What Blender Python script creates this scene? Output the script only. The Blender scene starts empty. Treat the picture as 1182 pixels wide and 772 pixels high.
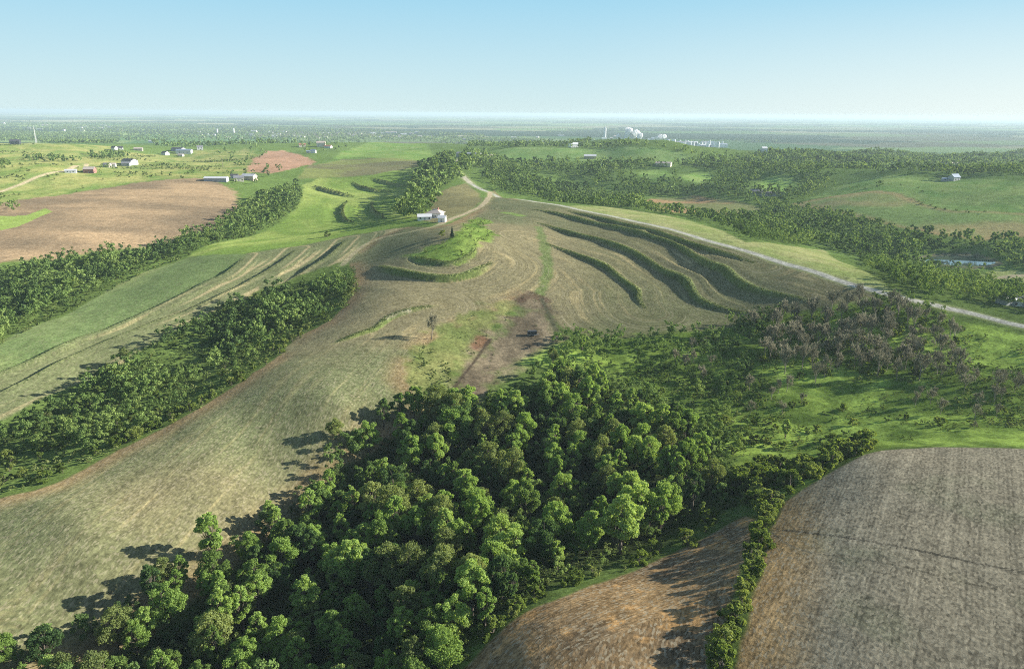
import bpy, math, random, time
import numpy as np
T0 = time.time()
random.seed(7)
RNG = np.random.default_rng(11)
SC = bpy.context.scene
COL = SC.collection
R = math.radians

# ------------------------------------------------------------------ camera
W, HH = 1182.0, 772.0
F = 826.0
HCAM = 120.0
PITCH = math.atan((386 - 131.0) / F)
ROLL = R(0.44)
CAM = np.array([0.0, 0.0, HCAM])
_fw = np.array([0, math.cos(PITCH), -math.sin(PITCH)])
_rt = np.array([1.0, 0, 0])
_up = np.array([0, math.sin(PITCH), math.cos(PITCH)])
_r2 = _rt * math.cos(ROLL) - _up * math.sin(ROLL)      # right end of the frame dips
_u2 = _up * math.cos(ROLL) + _rt * math.sin(ROLL)
# a horizon that falls to the right means the camera is rolled the other way
_r2 = _rt * math.cos(ROLL) + _up * math.sin(ROLL)
_u2 = _up * math.cos(ROLL) - _rt * math.sin(ROLL)

def ray(px, py):
    a = (px - W / 2) / F
    b = (HH / 2 - py) / F
    d = _fw + a * _r2 + b * _u2
    return d / np.linalg.norm(d)

def project(x, y, z):
    p = np.stack([x, y, z - HCAM], -1)
    zc = p @ _fw
    return W / 2 + F * (p @ _r2) / zc, HH / 2 - F * (p @ _u2) / zc, zc

cam_d = bpy.data.cameras.new("camera")
cam = bpy.data.objects.new("camera", cam_d)
COL.objects.link(cam)
from mathutils import Matrix, Vector
m = Matrix.Identity(4)
for i in range(3):
    m[i][0] = _r2[i]; m[i][1] = _u2[i]; m[i][2] = -_fw[i]; m[i][3] = CAM[i]
cam.matrix_world = m
cam_d.sensor_fit = 'HORIZONTAL'
cam_d.sensor_width = 36
cam_d.lens = 36 * F / W
cam_d.clip_start = 1
cam_d.clip_end = 200000
SC.camera = cam

# ------------------------------------------------------------------ noise
def _hash(ix, iy, seed):
    h = (ix.astype(np.int64) * 374761393 + iy.astype(np.int64) * 668265263 + seed * 1442695041) & 0xffffffff
    h = ((h ^ (h >> 13)) * 1274126177) & 0xffffffff
    h = (h ^ (h >> 16)) & 0xffffffff
    return h.astype(np.float64) / 4294967295.0

def vnoise(x, y, seed=0):
    x = np.asarray(x, float); y = np.asarray(y, float)
    ix = np.floor(x); iy = np.floor(y)
    fx = x - ix; fy = y - iy
    fx = fx * fx * (3 - 2 * fx); fy = fy * fy * (3 - 2 * fy)
    a = _hash(ix, iy, seed); b = _hash(ix + 1, iy, seed)
    c = _hash(ix, iy + 1, seed); d = _hash(ix + 1, iy + 1, seed)
    return (a + (b - a) * fx) * (1 - fy) + (c + (d - c) * fx) * fy

def fbm(x, y, seed=0, o=4, g=0.5):
    s = 0; a = 1; t = 0
    for k in range(o):
        s = s + a * vnoise(x * 2 ** k + 17 * k, y * 2 ** k - 9 * k, seed + k)
        t += a; a *= g
    return s / t

def sstep(a, b, x):
    t = np.clip((x - a) / (b - a), 0, 1)
    return t * t * (3 - 2 * t)

# ------------------------------------------------------------------ base terrain: heights known at places in the view
CP = """
-150,800,6 100,772,2 300,772,0 430,772,3 520,772,14 600,772,22 700,772,26 800,772,26 860,772,28 1000,772,33 1182,772,36 1350,800,36
150,700,6 0,690,12 -150,650,14 300,690,1 420,690,2 540,700,12 640,700,21 720,690,22 800,660,20
860,660,25 950,660,29 1100,660,33 1182,640,34 1350,650,35
100,620,16 200,600,13 330,600,4 450,600,3 560,640,8 600,600,6 700,630,12 780,610,14 840,595,17 900,590,23
0,590,15 150,540,17 250,550,15.5 320,530,12.5 420,520,8 520,540,6 640,540,8 740,560,12 850,555,16
1000,560,30 1100,560,32 1182,560,32 1000,525,26 1100,520,27 1182,520,28 1350,530,28
900,530,14 960,510,14 1050,490,17 1150,490,19 1250,480,20 820,500,13 720,500,12 620,490,11 540,470,14
460,470,16 400,470,22 320,460,23 240,490,20
0,520,6 100,480,8 200,440,11 280,400,14 350,350,20 400,315,29 -150,560,5
0,440,13 60,400,17 100,430,11 150,390,17 200,340,23 150,340,19 100,365,17 250,320,27 300,315,28 350,300,31 -150,450,14
0,385,13 0,350,12 100,320,15 180,295,19 240,270,24 300,245,27 335,225,29 -150,360,12
0,300,22 100,280,27 180,260,30 240,240,31 60,255,31 150,230,34 240,215,35 0,240,34 -150,260,28
0,200,40 100,200,42 200,200,40 280,195,40 0,172,46 100,174,45 200,178,38 -150,190,40
260,285,27 330,260,26 390,245,27 445,240,29 350,225,27 420,215,31 400,200,37 460,205,38 350,195,37 430,185,39 470,175,41 420,167,40 320,178,42 370,168,40
350,420,24 420,400,25 420,350,28 440,300,33 500,340,30 500,390,23 520,310,36 560,330,31 500,265,42 540,250,44 570,225,44 520,280,41
600,360,23 560,410,17 620,390,19 660,400,17
640,340,26 700,370,21 780,380,20 700,310,31 660,270,38 760,310,31 800,340,26 860,330,31 850,365,22 930,345,31
600,232,44 680,246,43.5 760,265,43 850,290,41 930,314,38.5 1010,337,36 1080,353,32 1182,377,28 1300,395,26
940,380,23 1000,400,22 1080,380,26 1150,410,23 860,400,18 780,410,15 720,430,13 800,450,12 900,440,16 980,450,16 1080,440,20 1182,440,22 1350,430,22
700,235,30 800,250,27 880,272,28 960,300,28 1030,318,24 1100,335,20 1182,345,18
650,215,28 750,225,22 850,250,18 920,265,15 1000,285,11 1100,300,8 1182,305,10 1300,320,12
800,232,22 900,240,18 980,258,17 1080,275,18 1182,278,19
1000,235,28 1080,245,27 1182,250,27 1020,215,36 1100,222,36 1182,220,36 960,215,30 1050,204,34 1350,240,30
880,210,26 820,215,22 780,200,27 700,195,24 640,195,28 740,185,30 680,175,36 750,174,34 820,186,20 600,180,36
570,195,38 545,200,42 530,190,42 540,178,38 590,205,36
900,186,8 1000,190,6 1100,192,8 1182,188,12 1350,190,10
450,168,25 550,168,15 250,168,15
"""
pts = []
for tok in CP.split():
    px, py, z = map(float, tok.split(','))
    d = ray(px, py)
    t = (HCAM - z) / -d[2]
    p = CAM + d * t
    pts.append((p[0] / p[1], math.log(p[1]), z))
for th in (-1.3, -0.9, -0.45, 0, 0.45, 0.9, 1.3):
    for y, z in ((4200, -24), (7000, -28), (14000, -28), (50000, -28)):
        pts.append((th, math.log(y), z))
    pts.append((th, math.log(45), 5 + 18 * (th > 0.2)))
for th, y, z in ((-1.3, 120, 10), (1.3, 120, 32), (-1.3, 350, 16), (1.3, 350, 22), (-1.3, 1000, 34), (1.3, 1000, 24), (-.6, 2600, 5), (-.3, 2600, 0), (-.2, 3000, -15), (0, 2600, -8), (.3, 2800, -20), (.6, 2600, -10)):
    pts.append((th, math.log(y), z))
P = np.array(pts)
SW = 0.75
def _tps_fit():
    A = np.stack([P[:, 0], P[:, 1] * SW], 1)
    n = len(A)
    r2 = ((A[:, None] - A[None]) ** 2).sum(-1)
    K = np.where(r2 > 0, r2 * 0.5 * np.log(r2 + 1e-30), 0) + np.eye(n) * 0.0012
    Q = np.concatenate([np.ones((n, 1)), A], 1)
    M = np.block([[K, Q], [Q.T, np.zeros((3, 3))]])
    sol = np.linalg.solve(M, np.concatenate([P[:, 2], np.zeros(3)]))
    return A, sol
_A, _S = _tps_fit()
NG_T, NG_S = 640, 760
T_LO, T_HI, S_LO, S_HI = -1.6, 1.6, math.log(15), math.log(60000)
def _table():
    tt = np.linspace(T_LO, T_HI, NG_T); ss = np.linspace(S_LO, S_HI, NG_S)
    TT, SS = np.meshgrid(tt, ss, indexing='ij')
    q = np.stack([TT.ravel(), SS.ravel() * SW], 1)
    out = np.zeros(len(q))
    for i in range(0, len(q), 20000):
        b = q[i:i + 20000]
        r2 = ((b[:, None] - _A[None]) ** 2).sum(-1)
        out[i:i + 20000] = (np.where(r2 > 0, r2 * 0.5 * np.log(r2 + 1e-30), 0)) @ _S[:len(_A)] + _S[-3] + b @ _S[-2:]
    return out.reshape(NG_T, NG_S)
ZT = np.clip(_table(), -40, 60)
# rolling hills farther out
_tt = np.linspace(T_LO, T_HI, NG_T)[:, None]; _yy = np.exp(np.linspace(S_LO, S_HI, NG_S))[None]
_d = ray(515, 285); _t = (HCAM - 41) / -_d[2]; _hx, _hy = _d[0] * _t, _d[1] * _t
ZT += 6.5 * np.exp(-((_tt * _yy - _hx) / 62) ** 2 - ((_yy - _hy - 10) / 75) ** 2)       # the rounded knoll the farmhouse stands on
_xx = _tt * _yy; _rr = np.hypot(_xx, _yy + 0 * _tt)
ZT += (fbm(_xx / 300, (_yy + 0 * _tt) / 300, 9, 3) - .5) * 96 * sstep(560, 1100, _rr) * (1 - sstep(2300, 3400, _rr)) * (.35 + .65 * sstep(-.1, .12, _tt))

def zbase(x, y):
    x = np.asarray(x, float); y = np.maximum(np.asarray(y, float), 16)
    t = (np.clip(x / y, T_LO, T_HI - 1e-6) - T_LO) / (T_HI - T_LO) * (NG_T - 1)
    s = (np.clip(np.log(y), S_LO, S_HI - 1e-6) - S_LO) / (S_HI - S_LO) * (NG_S - 1)
    i = np.clip(t.astype(int), 0, NG_T - 2); j = np.clip(s.astype(int), 0, NG_S - 2)
    a = t - i; b = s - j
    return (ZT[i, j] * (1 - a) * (1 - b) + ZT[i + 1, j] * a * (1 - b) + ZT[i, j + 1] * (1 - a) * b + ZT[i + 1, j + 1] * a * b)

_TS = np.exp(np.linspace(math.log(60), math.log(60000), 1500))
def ground(px, py):
    """where the line of sight of a photo point meets the land"""
    d = ray(px, py)
    p = CAM[None] + d[None] * _TS[:, None]
    below = p[:, 2] < zbase(p[:, 0], p[:, 1])
    k = int(np.argmax(below)) if below.any() else len(_TS) - 1
    lo, hi = (_TS[k - 1] if k else 1.0), _TS[k]
    for _ in range(24):
        mid = (lo + hi) / 2
        q = CAM + d * mid
        if q[2] < zbase(q[0], q[1]): hi = mid
        else: lo = mid
    q = CAM + d * hi
    return q[0], q[1]

def path(s):
    return np.array([ground(*map(float, t.split(','))) for t in s.split()])

def smooth_path(p, n=3):
    for _ in range(n):
        q = [p[0]]
        for a, b in zip(p[:-1], p[1:]):
            q += [a * .75 + b * .25, a * .25 + b * .75]
        q.append(p[-1])
        p = np.array(q)
    return p

def seg_dist(x, y, P, closed=False):
    """distance to a polyline, the side (cross sign), and the arc length of the nearest point; float arrays"""
    best = np.full(x.shape, 1e18); side = np.zeros(x.shape); arc = np.zeros(x.shape)
    Q = np.concatenate([P, P[:1]]) if closed else P
    L = 0.0
    for a, b in zip(Q[:-1], Q[1:]):
        e = b - a; l2 = e @ e
        if l2 < 1e-9: continue
        l = math.sqrt(l2)
        dx = x - a[0]; dy = y - a[1]
        t = np.clip((dx * e[0] + dy * e[1]) / l2, 0, 1)
        ex = dx - t * e[0]; ey = dy - t * e[1]
        d2 = ex * ex + ey * ey
        w = d2 < best
        best = np.where(w, d2, best)
        side = np.where(w, np.sign(e[0] * dy - e[1] * dx), side)
        arc = np.where(w, L + t * l, arc)
        L += l
    return np.sqrt(best), side, arc, L

def inside(x, y, P):
    c = np.zeros(x.shape, bool)
    for a, b in zip(P, np.roll(P, -1, 0)):
        k = ((a[1] > y) != (b[1] > y))
        with np.errstate(divide='ignore', invalid='ignore'):
            xx = (b[0] - a[0]) * (y - a[1]) / (b[1] - a[1]) + a[0]
        c ^= k & (x < xx)
    return c

def poly_sd(x, y, P, margin):
    """signed distance to a closed outline, positive inside; -margin where farther out than that"""
    out = np.full(x.shape, -float(margin))
    m = (x > P[:, 0].min() - margin) & (x < P[:, 0].max() + margin) & (y > P[:, 1].min() - margin) & (y < P[:, 1].max() + margin)
    if not m.any(): return out
    xs, ys = x[m], y[m]
    d = seg_dist(xs, ys, P, True)[0]
    out[m] = np.where(inside(xs, ys, P), d, -np.minimum(d, margin))
    return out

# ------------------------------------------------------------------ terraces (raised grass banks along the contour)
# name, path (photo points), bank height, +1/-1: which side is downhill, colour key
TERR = [
    ("A", "605,241 641,246 676,255 712,262 749,272 777,281 790,289 804,299 820,307 836,311 846,321 860,331 879,337 894,340 924,346 953,352", 2.5, 1),
    ("B", "611,255 636,262 663,270 690,275 712,283 735,293 752,305 769,315 790,323 796,332 804,345 820,353 839,358 858,362 882,362", 2.5, 1),
    ("C", "618,278 641,286 668,296 690,304 700,309 712,319 725,329 737,337 735,347 747,361", 2.2, 1),
    ("R", "648,242 672,247 705,254.5 740,263.5 780,275.5 820,289.5 850,299 880,307", 2.2, 1),
    ("D", "428,307 446,312 466,316 487,320 513,321.5 530,320 547,316 565,307 573,300", 2.6, 1),
    ("E", "371,402 391,395 415,386 435,380 446,369 458,363 477,358 511,352", 1.4, 1),
    ("K", "468,297 481,300 495,303 521,307 544,298 553,288", 1.6, 1),
    ("G1", "282,295 272,305 259,316 238,324 207,341 176,356 155,365 124,380 88,391 65,403 34,417 0,430 -60,452", 1.5, 1),
    ("G2", "343,286 329,299 310,310 295,320 259,338 233,351 217,358 181,371 145,386 114,398 78,415 30,440 0,455 -60,480", 2.0, 1),
    ("G3", "401,275 389,288 376,299 352,312 320,330", 2.6, 1),
    ("H1", "362,214 372,219 384,222.5 398,225.5 412,228", 3.0, 1),
    ("H2", "404,209 425,219 437,222 456,222", 3.0, 1),
    ("H3", "402,231 396,237 394,244 397,254 408,257", 3.0, 1),
    ("H4", "430,232 428,240 433,247 446,253", 3.0, 1),
    ("H5", "425,205 448,211 476,217", 3.0, 1),
]
TP = {}
for n, s, h, sd in TERR:
    p = smooth_path(path(s), 2)
    TP[n] = (p, h)

def terrace_field(x, y):
    """height offset, and the least distance / arc / signed distance to any terrace"""
    dz = np.zeros(x.shape)
    near = np.full(x.shape, 999.0); sgn = np.full(x.shape, 999.0); arcs = np.zeros(x.shape); fade_o = np.zeros(x.shape)
    which = np.full(x.shape, -1)
    for k, (n, (p, h)) in enumerate(TP.items()):
        mg = 60
        m = (x > p[:, 0].min() - mg) & (x < p[:, 0].max() + mg) & (y > p[:, 1].min() - mg) & (y < p[:, 1].max() + mg)
        if not m.any(): continue
        d, side, arc, L = seg_dist(x[m], y[m], p)
        s = d * np.where(side < 0, 1, -1)       # right-hand side of the path is downhill
        hl = h * (0.75 + 0.5 * vnoise(arc / 14.0, arc * 0 + k, 5))
        fl = min(45.0, L * .3); fade = sstep(0, fl, arc) * sstep(0, fl, L - arc)
        endd = (arc <= 0.01) | (arc >= L - 0.01)
        w = .6 * hl
        rec = 34.0 if h > 3 else 22.0
        up = 0.5 * hl * np.exp(-(np.minimum(s, 0) / 11.0) ** 2) - .12 * hl * np.exp(-((s + 4.5) / 2.5) ** 2)
        bank = 0.5 * hl - hl * sstep(0.2, 1, s / w)
        after = -0.5 * hl * (1 - sstep(w, rec, s))
        prof = np.where(s < 0, up, np.where(s < w, bank, after))
        prof = prof * fade
        dz[m] = np.where(np.abs(prof) > np.abs(dz[m]), prof, dz[m])
        upd = d < near[m]
        a = near[m]; a[upd] = d[upd]; near[m] = a
        a = sgn[m]; a[upd] = (s / np.maximum(hl, .1))[upd]; sgn[m] = a
        a = arcs[m]; a[upd] = arc[upd]; arcs[m] = a
        a = fade_o[m]; a[upd] = fade[upd]; fade_o[m] = a
        a = which[m]; a[upd] = k; which[m] = a
    return dz, near, sgn, arcs, fade_o, which

POND = path("1062,299 1075,294 1100,291 1125,291 1140,297 1150,303 1140,308 1118,311 1095,309 1075,305")
PONDZ = float(np.mean(zbase(POND[:, 0], POND[:, 1]))) - 0.5

FP_VALLEY = path("640,400 740,396 860,384 960,360 1010,352 1060,362 1130,378 1182,394 1300,404 1300,518 1182,512 1080,510 1000,514 930,530 870,530 800,470 700,430")
KN = ground(533, 281)
def zfull(x, y):
    x = np.asarray(x, float); y = np.asarray(y, float)
    z = zbase(x, y)
    r = np.sqrt(x * x + y * y)
    fall = np.clip(1 - (r - 2500) / 2500, 0, 1)
    z = z + ((fbm(x / 60, y / 60, 3, 4) - .5) * 2.2) * fall
    vm = poly_sd(x, y, FP_VALLEY, 40)
    a_ = x * .5 + y * .87; b_ = x * .87 - y * .5
    z = z + (fbm(a_ / 26, b_ / 70, 19, 4) - .5) * 5.5 * sstep(-4, 14, vm)
    dz = terrace_field(x, y)[0]
    z = z + dz
    z = z + 2.6 * np.exp(-((x - KN[0]) ** 2 + (y - KN[1]) ** 2) / (2 * 17.0 ** 2)) * (.7 + .6 * vnoise(x / 7, y / 7, 2))
    p = poly_sd(x, y, POND, 30)
    k = sstep(-14, 0, p)
    z = z * (1 - k) + PONDZ * k
    return z
print('prep', round(time.time() - T0, 1))

# ------------------------------------------------------------------ the land's fields: outline, colour (as sRGB in full sun)
def lin(c):
    c = np.asarray(c, float) / 255
    return np.where(c <= .04045, c / 12.92, ((c + .055) / 1.055) ** 2.4)
K_ALB = 1.0
def alb(*c):
    return lin(c) * K_ALB

FIELDS = {
 'main': "-60,592 0,577 60,560 130,523 200,487 265,450 310,420 345,388 385,368 405,345 410,315 400,300 430,275 470,262 500,262 520,258 548,243 562,228 570,220 600,230 680,243 760,263 850,289 930,313 1012,338 1000,346 960,353 900,363 830,380 760,390 700,392 650,380 625,347 605,345 580,362 545,372 510,390 480,410 470,440 500,470 455,500 380,550 305,625 235,688 135,755 30,805 -80,850",
 'left': "-80,440 0,397 15,386 44,373 75,364 104,347 135,329 166,314 197,305 220,296 281,293 343,284 400,272 440,266 470,262 430,277 400,300 345,318 300,335 215,374 145,417 100,442 60,457 0,487 -80,515",
 'brown': "-80,312 0,302 60,298 100,292 190,283 245,266 275,242 272,222 255,211 230,206 200,207 160,211 110,219 60,227 0,235 -80,240",
 'bright': "215,297 281,292 343,283 385,275 410,270 430,268 470,260 484,252 478,235 484,215 495,197 480,193 450,198 430,203 400,205 370,205 350,213 348,232 325,258 290,273 240,284",
 'greybrown': "345,206 365,190 395,184 440,182 480,185 494,194 470,199 440,201 400,204",
 'mound': "284,198 292,183 308,175 330,174 350,180 364,187 345,194 312,201",
 'fargreen': "385,184 405,172 425,165 470,165 495,170 500,182 490,192 470,186 420,181",
 'leftgrass': "-80,240 0,234 60,226 110,218 160,210 230,205 290,206 300,180 285,171 232,173 180,179 135,173 60,166 -80,160",
 'knoll': "468,297 481,293 500,287 517,284 525,277 528,267 537,258 551,251 568,256 558,261 573,271 565,280 553,288 545,298 525,305 515,306 490,302",
 'valley': "600,420 640,398 700,393 830,381 900,364 960,354 1010,346 1060,356 1130,372 1182,387 1300,400 1300,522 1182,518 1080,516 1000,520 940,556 900,575 860,545 800,470 700,430",
 'dirt': "505,470 540,425 565,390 590,365 603,343 627,343 642,370 652,392 640,402 600,420 580,435 560,460 530,475",
 'rough': "470,440 482,400 510,378 560,355 604,346 590,365 565,390 540,425 515,462 490,470",
 'stubR': "843,830 860,735 878,660 890,610 905,580 940,558 985,532 1020,521 1080,517 1182,520 1320,520 1400,560 1400,900 850,900",
 'stubM': "400,900 490,812 540,767 590,717 640,692 710,667 770,642 830,612 860,597 874,602 862,640 842,700 824,760 812,830 800,900",
 'verge': "650,238 720,241 790,253 835,267 860,280 950,289 1000,314 1030,338 1010,337 930,313 850,289 760,263 680,243",
 'olive': "735,233 760,228 800,226 850,233 882,242 868,248 800,247 755,244",
 'pasture': "914,236 957,227 1013,221 1038,224 1068,236 1105,244 1182,247 1300,250 1300,275 1182,273 1133,278 1084,272 1035,262 992,251 951,243",
 'pasture2': "930,229 960,217 1000,206 1050,203 1120,206 1182,210 1300,212 1300,252 1182,247 1105,244 1068,236 1038,224 1013,221 957,227",
 'hill1': "565,174 620,170 690,172 745,170 790,177 800,182 760,187 700,188 640,184 590,186",
 'hill2': "868,212 885,205 905,203 925,214 908,222 880,221",
 'hill3': "736,200 750,195 770,197 775,205 760,210 740,207",
 'hill4': "782,206 800,200 822,201 826,208 805,212",
 'crestpatch': "480,252 495,238 500,226 520,216 538,212 552,222 556,232 545,242 520,256 500,258",
 'bank': "1130,318 1150,312 1182,313 1250,315 1250,332 1182,330 1150,328",
}
FP = {k: path(v) for k, v in FIELDS.items()}
ROADS = {
 'road': ("1300,396 1182,378 1130,363 1080,352 1040,343 1010,335 960,320 900,302 850,288 800,273 760,262 720,252 680,244 640,236 600,230 570,224 555,219 543,212", 5.4),
 'drive': ("566,222 563,231 556,238 545,243 530,250 518,254 508,259", 5.0),
 'hillroad': ("543,212 536,205 527,197 525,190 531,183 536,178", 7.0),
 'track': ("508,259 495,263 470,268 440,273 420,282 405,295 396,305", 3.5),
 'strack': ("0,222 40,206 60,199 85,196 100,190", 6.0),
 'trackR': ("1140,325 1160,319 1182,317 1260,318", 7.0),
}
RP = {k: (smooth_path(path(s), 2), w) for k, (s, w) in ROADS.items()}
TRAIL = [(smooth_path(path(s), 2), w, c) for s, w, c in (
    ("446,369 452,365 462,361 472,359", 1.5, (172, 164, 138)),
    ("625,345 634,362 643,385", 1.6, (85, 85, 65)),
    ("514,462 530,440 548,418 556,405 566,392", 1.1, (80, 70, 58)),
    ("905,614 950,619 1000,625 1040,632 1080,640 1130,650 1182,659 1300,680", 0.5, (70, 66, 56)),
    ("880,612 920,640 985,645 1040,655 1110,672 1182,685", 0.4, (112, 105, 86)),
)]

# ------------------------------------------------------------------ the grid: a fan of lines of sight, finer where the land is seen finer
def fan():
    rows = []
    py = 812.0
    rows_y = []
    while py > 132.2:
        dep = PITCH - math.atan((386 - py) / F)
        if dep <= R(0.12): break
        rows_y.append(92 / math.tan(dep))
        py -= 1.15 if py > 430 else 0.62 if py > 205 else 0.7 if py > 150 else 0.45
    rows_y = [25, 32, 40, 48, 56, 64, 72, 78, 84, 88] + [v for v in rows_y if v > 90]
    rows_y += list(np.geomspace(rows_y[-1] * 1.06, 58000, 8))
    th = np.concatenate([np.linspace(-1.5, -0.8, 50)[:-1], np.linspace(-0.8, 0.8, 1040), np.linspace(0.8, 1.5, 50)[1:]])
    return np.array(rows_y), th
RY, TH = fan()
NR, NC = len(RY), len(TH)
GX = (RY[:, None] * TH[None]).ravel()
GY = np.repeat(RY, NC)
GZ = zfull(GX, GY)
print('grid', NR, NC, round(time.time() - T0, 1))

# colours -----------------------------------------------------------
n_big = fbm(GX / 90, GY / 90, 21, 4)
n_mid = fbm(GX / 22, GY / 22, 31, 4)
n_sm = fbm(GX / 6, GY / 6, 41, 3)
GR = np.hypot(GX, GY)
far = sstep(1800, 3600, GR)
# default ground: rank grass and woodland floor
C = alb(92, 110, 56)[None] * (0.7 + 0.6 * n_mid[:, None])
_bw = sstep(-4, 6, poly_sd(GX, GY, path("-70,840 -30,795 60,775 140,745 215,700 262,655 310,610 362,565 395,525 440,500 500,500 560,495 600,462 650,442 720,452 780,482 830,520 852,556 832,588 790,616 740,640 690,657 640,674 598,696 566,722 535,757 505,795 470,860"), 30))[:, None]
C = C * (1 - _bw) + alb(62, 72, 42)[None] * (0.7 + 0.6 * n_mid[:, None]) * _bw
grassy = alb(104, 126, 64)[None] * (0.8 + 0.4 * n_mid[:, None])
mid = sstep(400, 560, GY) * (1 - far)
C = C * (1 - mid[:, None]) + grassy * mid[:, None]
# far plain: strips of crop, ploughland and meadow laid out in blocks
def plain(x, y):
    sx, sy = 620.0, 900.0
    wob = fbm(x / 5000, y / 5000, 77, 2) * 2600
    xx = (x * .97 + y * .24 + wob); yy = (y * .97 - x * .24 + wob * .5)
    row = np.floor(yy / sy)
    h0 = _hash(row, row * 0, 3)
    cx = np.floor((xx + h0 * 5000) / (sx * (1 + 2.2 * h0)))
    h = _hash(cx, row, 5)
    pal = np.array([alb(96, 128, 70), alb(128, 152, 92), alb(150, 150, 112), alb(110, 112, 84), alb(84, 116, 66), alb(140, 162, 96), alb(118, 138, 84)])
    return pal[(h * 6.99).astype(int)], (yy / sy - row), xx
pc, fy_, _ = plain(GX, GY)
wl = (fbm(GX / 1500, GY / 1100, 55, 4) > .56)[:, None]
pc = np.where(wl, alb(58, 80, 56)[None], pc)
C = C * (1 - far[:, None]) + pc * far[:, None]

ROW = np.zeros((len(GX), 3))
FID = np.zeros(len(GX), int)
NAMES = ['meadow']
def rot_uv(az):
    a = R(az)
    return GX * math.cos(a) - GY * math.sin(a), GX * math.sin(a) + GY * math.cos(a)

TDZ, TNEAR, TS, TARC, TFADE, TWHICH = terrace_field(GX, GY)
SDF = {}
def field(key, colfn, soft=1.2, wob=2.0, row=None, amp=0.5, name=None):
    mg = 40.0
    sd = poly_sd(GX, GY, FP[key], mg)
    SDF[key] = sd
    s = sd + (n_sm - .5) * wob * 2
    m_ = sstep(-soft, soft, s)
    k = m_ > 0
    C[k] = C[k] * (1 - m_[k, None]) + colfn(k, sd) * m_[k, None]
    if row is not None:
        kk = s > 0
        ROW[kk, 0] = row[0][kk]; ROW[kk, 1] = row[1][kk]; ROW[kk, 2] = amp
    else:
        ROW[s > 0, 2] = 0
    if name:
        if name not in NAMES: NAMES.append(name)
        FID[s > 0] = NAMES.index(name)

def mixc(a, b, t):
    return a[None] * (1 - t[:, None]) + b[None] * t[:, None]

grass = lambda a, b: (lambda k, sd: mixc(alb(*a), alb(*b), np.clip((n_mid[k] - .5) * 2.2 + .5, 0, 1)))
field('leftgrass', grass((108, 130, 66), (158, 156, 96)), 6, 12, name='grass_hillside_field')
field('fargreen', grass((112, 146, 66), (140, 158, 86)), 6, 6, name='grass_hillside_field')
field('hill1', grass((112, 142, 76), (136, 156, 92)), 10, 10, name='grass_hillside_field')
for h in ('hill2', 'hill3', 'hill4'):
    field(h, grass((128, 160, 78), (146, 166, 94)), 6, 6, name='grass_hillside_field')
field('pasture2', grass((116, 146, 76), (146, 162, 92)), 4, 6, name='grass_pasture_field')
def _past(k, sd):
    c = mixc(alb(132, 152, 86), alb(168, 156, 104), sstep(.42, .6, n_big[k]))
    e = sstep(16, 0, sd[k])[:, None]
    return c * (1 - e * .7) + alb(172, 146, 104)[None] * e * .7
field('pasture', _past, 3, 5, name='dry_pasture_field')
field('olive', lambda k, sd: mixc(alb(124, 128, 82), alb(170, 140, 100), sstep(.5, .7, n_big[k])), 4, 4, name='olive_field')
field('verge', grass((140, 152, 88), (168, 166, 112)), 2, 3, name='roadside_field')
field('bank', grass((150, 170, 90), (170, 172, 110)), 2, 3, name='roadside_field')
field('brown', lambda k, sd: mixc(alb(122, 106, 84), alb(164, 140, 108), sstep(.36, .66, n_big[k] * .6 + .4 * fbm(GX[k] / 160, GY[k] / 26, 61, 3))),
      4, 6, rot_uv(40), 0.35, 'bare_field')
sdl = poly_sd(GX, GY, path("-20,250 30,248 52,240 60,244 40,252 20,262 -20,272"), 20)
kk = sdl > 0; C[kk] = alb(128, 148, 72) * (0.85 + .3 * n_mid[kk, None])
field('mound', lambda k, sd: mixc(alb(160, 128, 100), alb(190, 150, 122), n_mid[k]), 4, 6, name='bare_field')
field('greybrown', lambda k, sd: mixc(alb(118, 116, 82), alb(132, 138, 80), sstep(.45, .6, n_big[k])), 3, 4, name='fallow_field')
field('bright', lambda k, sd: mixc(alb(116, 140, 64), alb(150, 164, 86), sstep(.4, .62, .6 * n_big[k] + .4 * fbm(TNEAR[k] / 14, TARC[k] / 160, 71, 3))), 2, 3, (TNEAR, TARC), 0.12, 'green_field')
def _left(k, sd):
    gp = SDFG1[k]
    c1 = mixc(alb(104, 122, 74), alb(126, 136, 84), sstep(.4, .65, n_big[k]))
    st = fbm(TNEAR[k] / 4.0, TARC[k] / 90, 81, 3)
    c2 = mixc(alb(112, 118, 80), alb(166, 154, 114), sstep(.52, .70, st))
    t = sstep(-3, 4, gp)[:, None]
    return c1 * (1 - t) + c2 * t
d_, s_, a_, L_ = seg_dist(GX, GY, TP['G1'][0])
SDFG1 = d_ * np.where(s_ < 0, -1, 1)
field('left', _left, 1.5, 2, (TNEAR, TARC), 0.35, 'striped_field')

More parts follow.
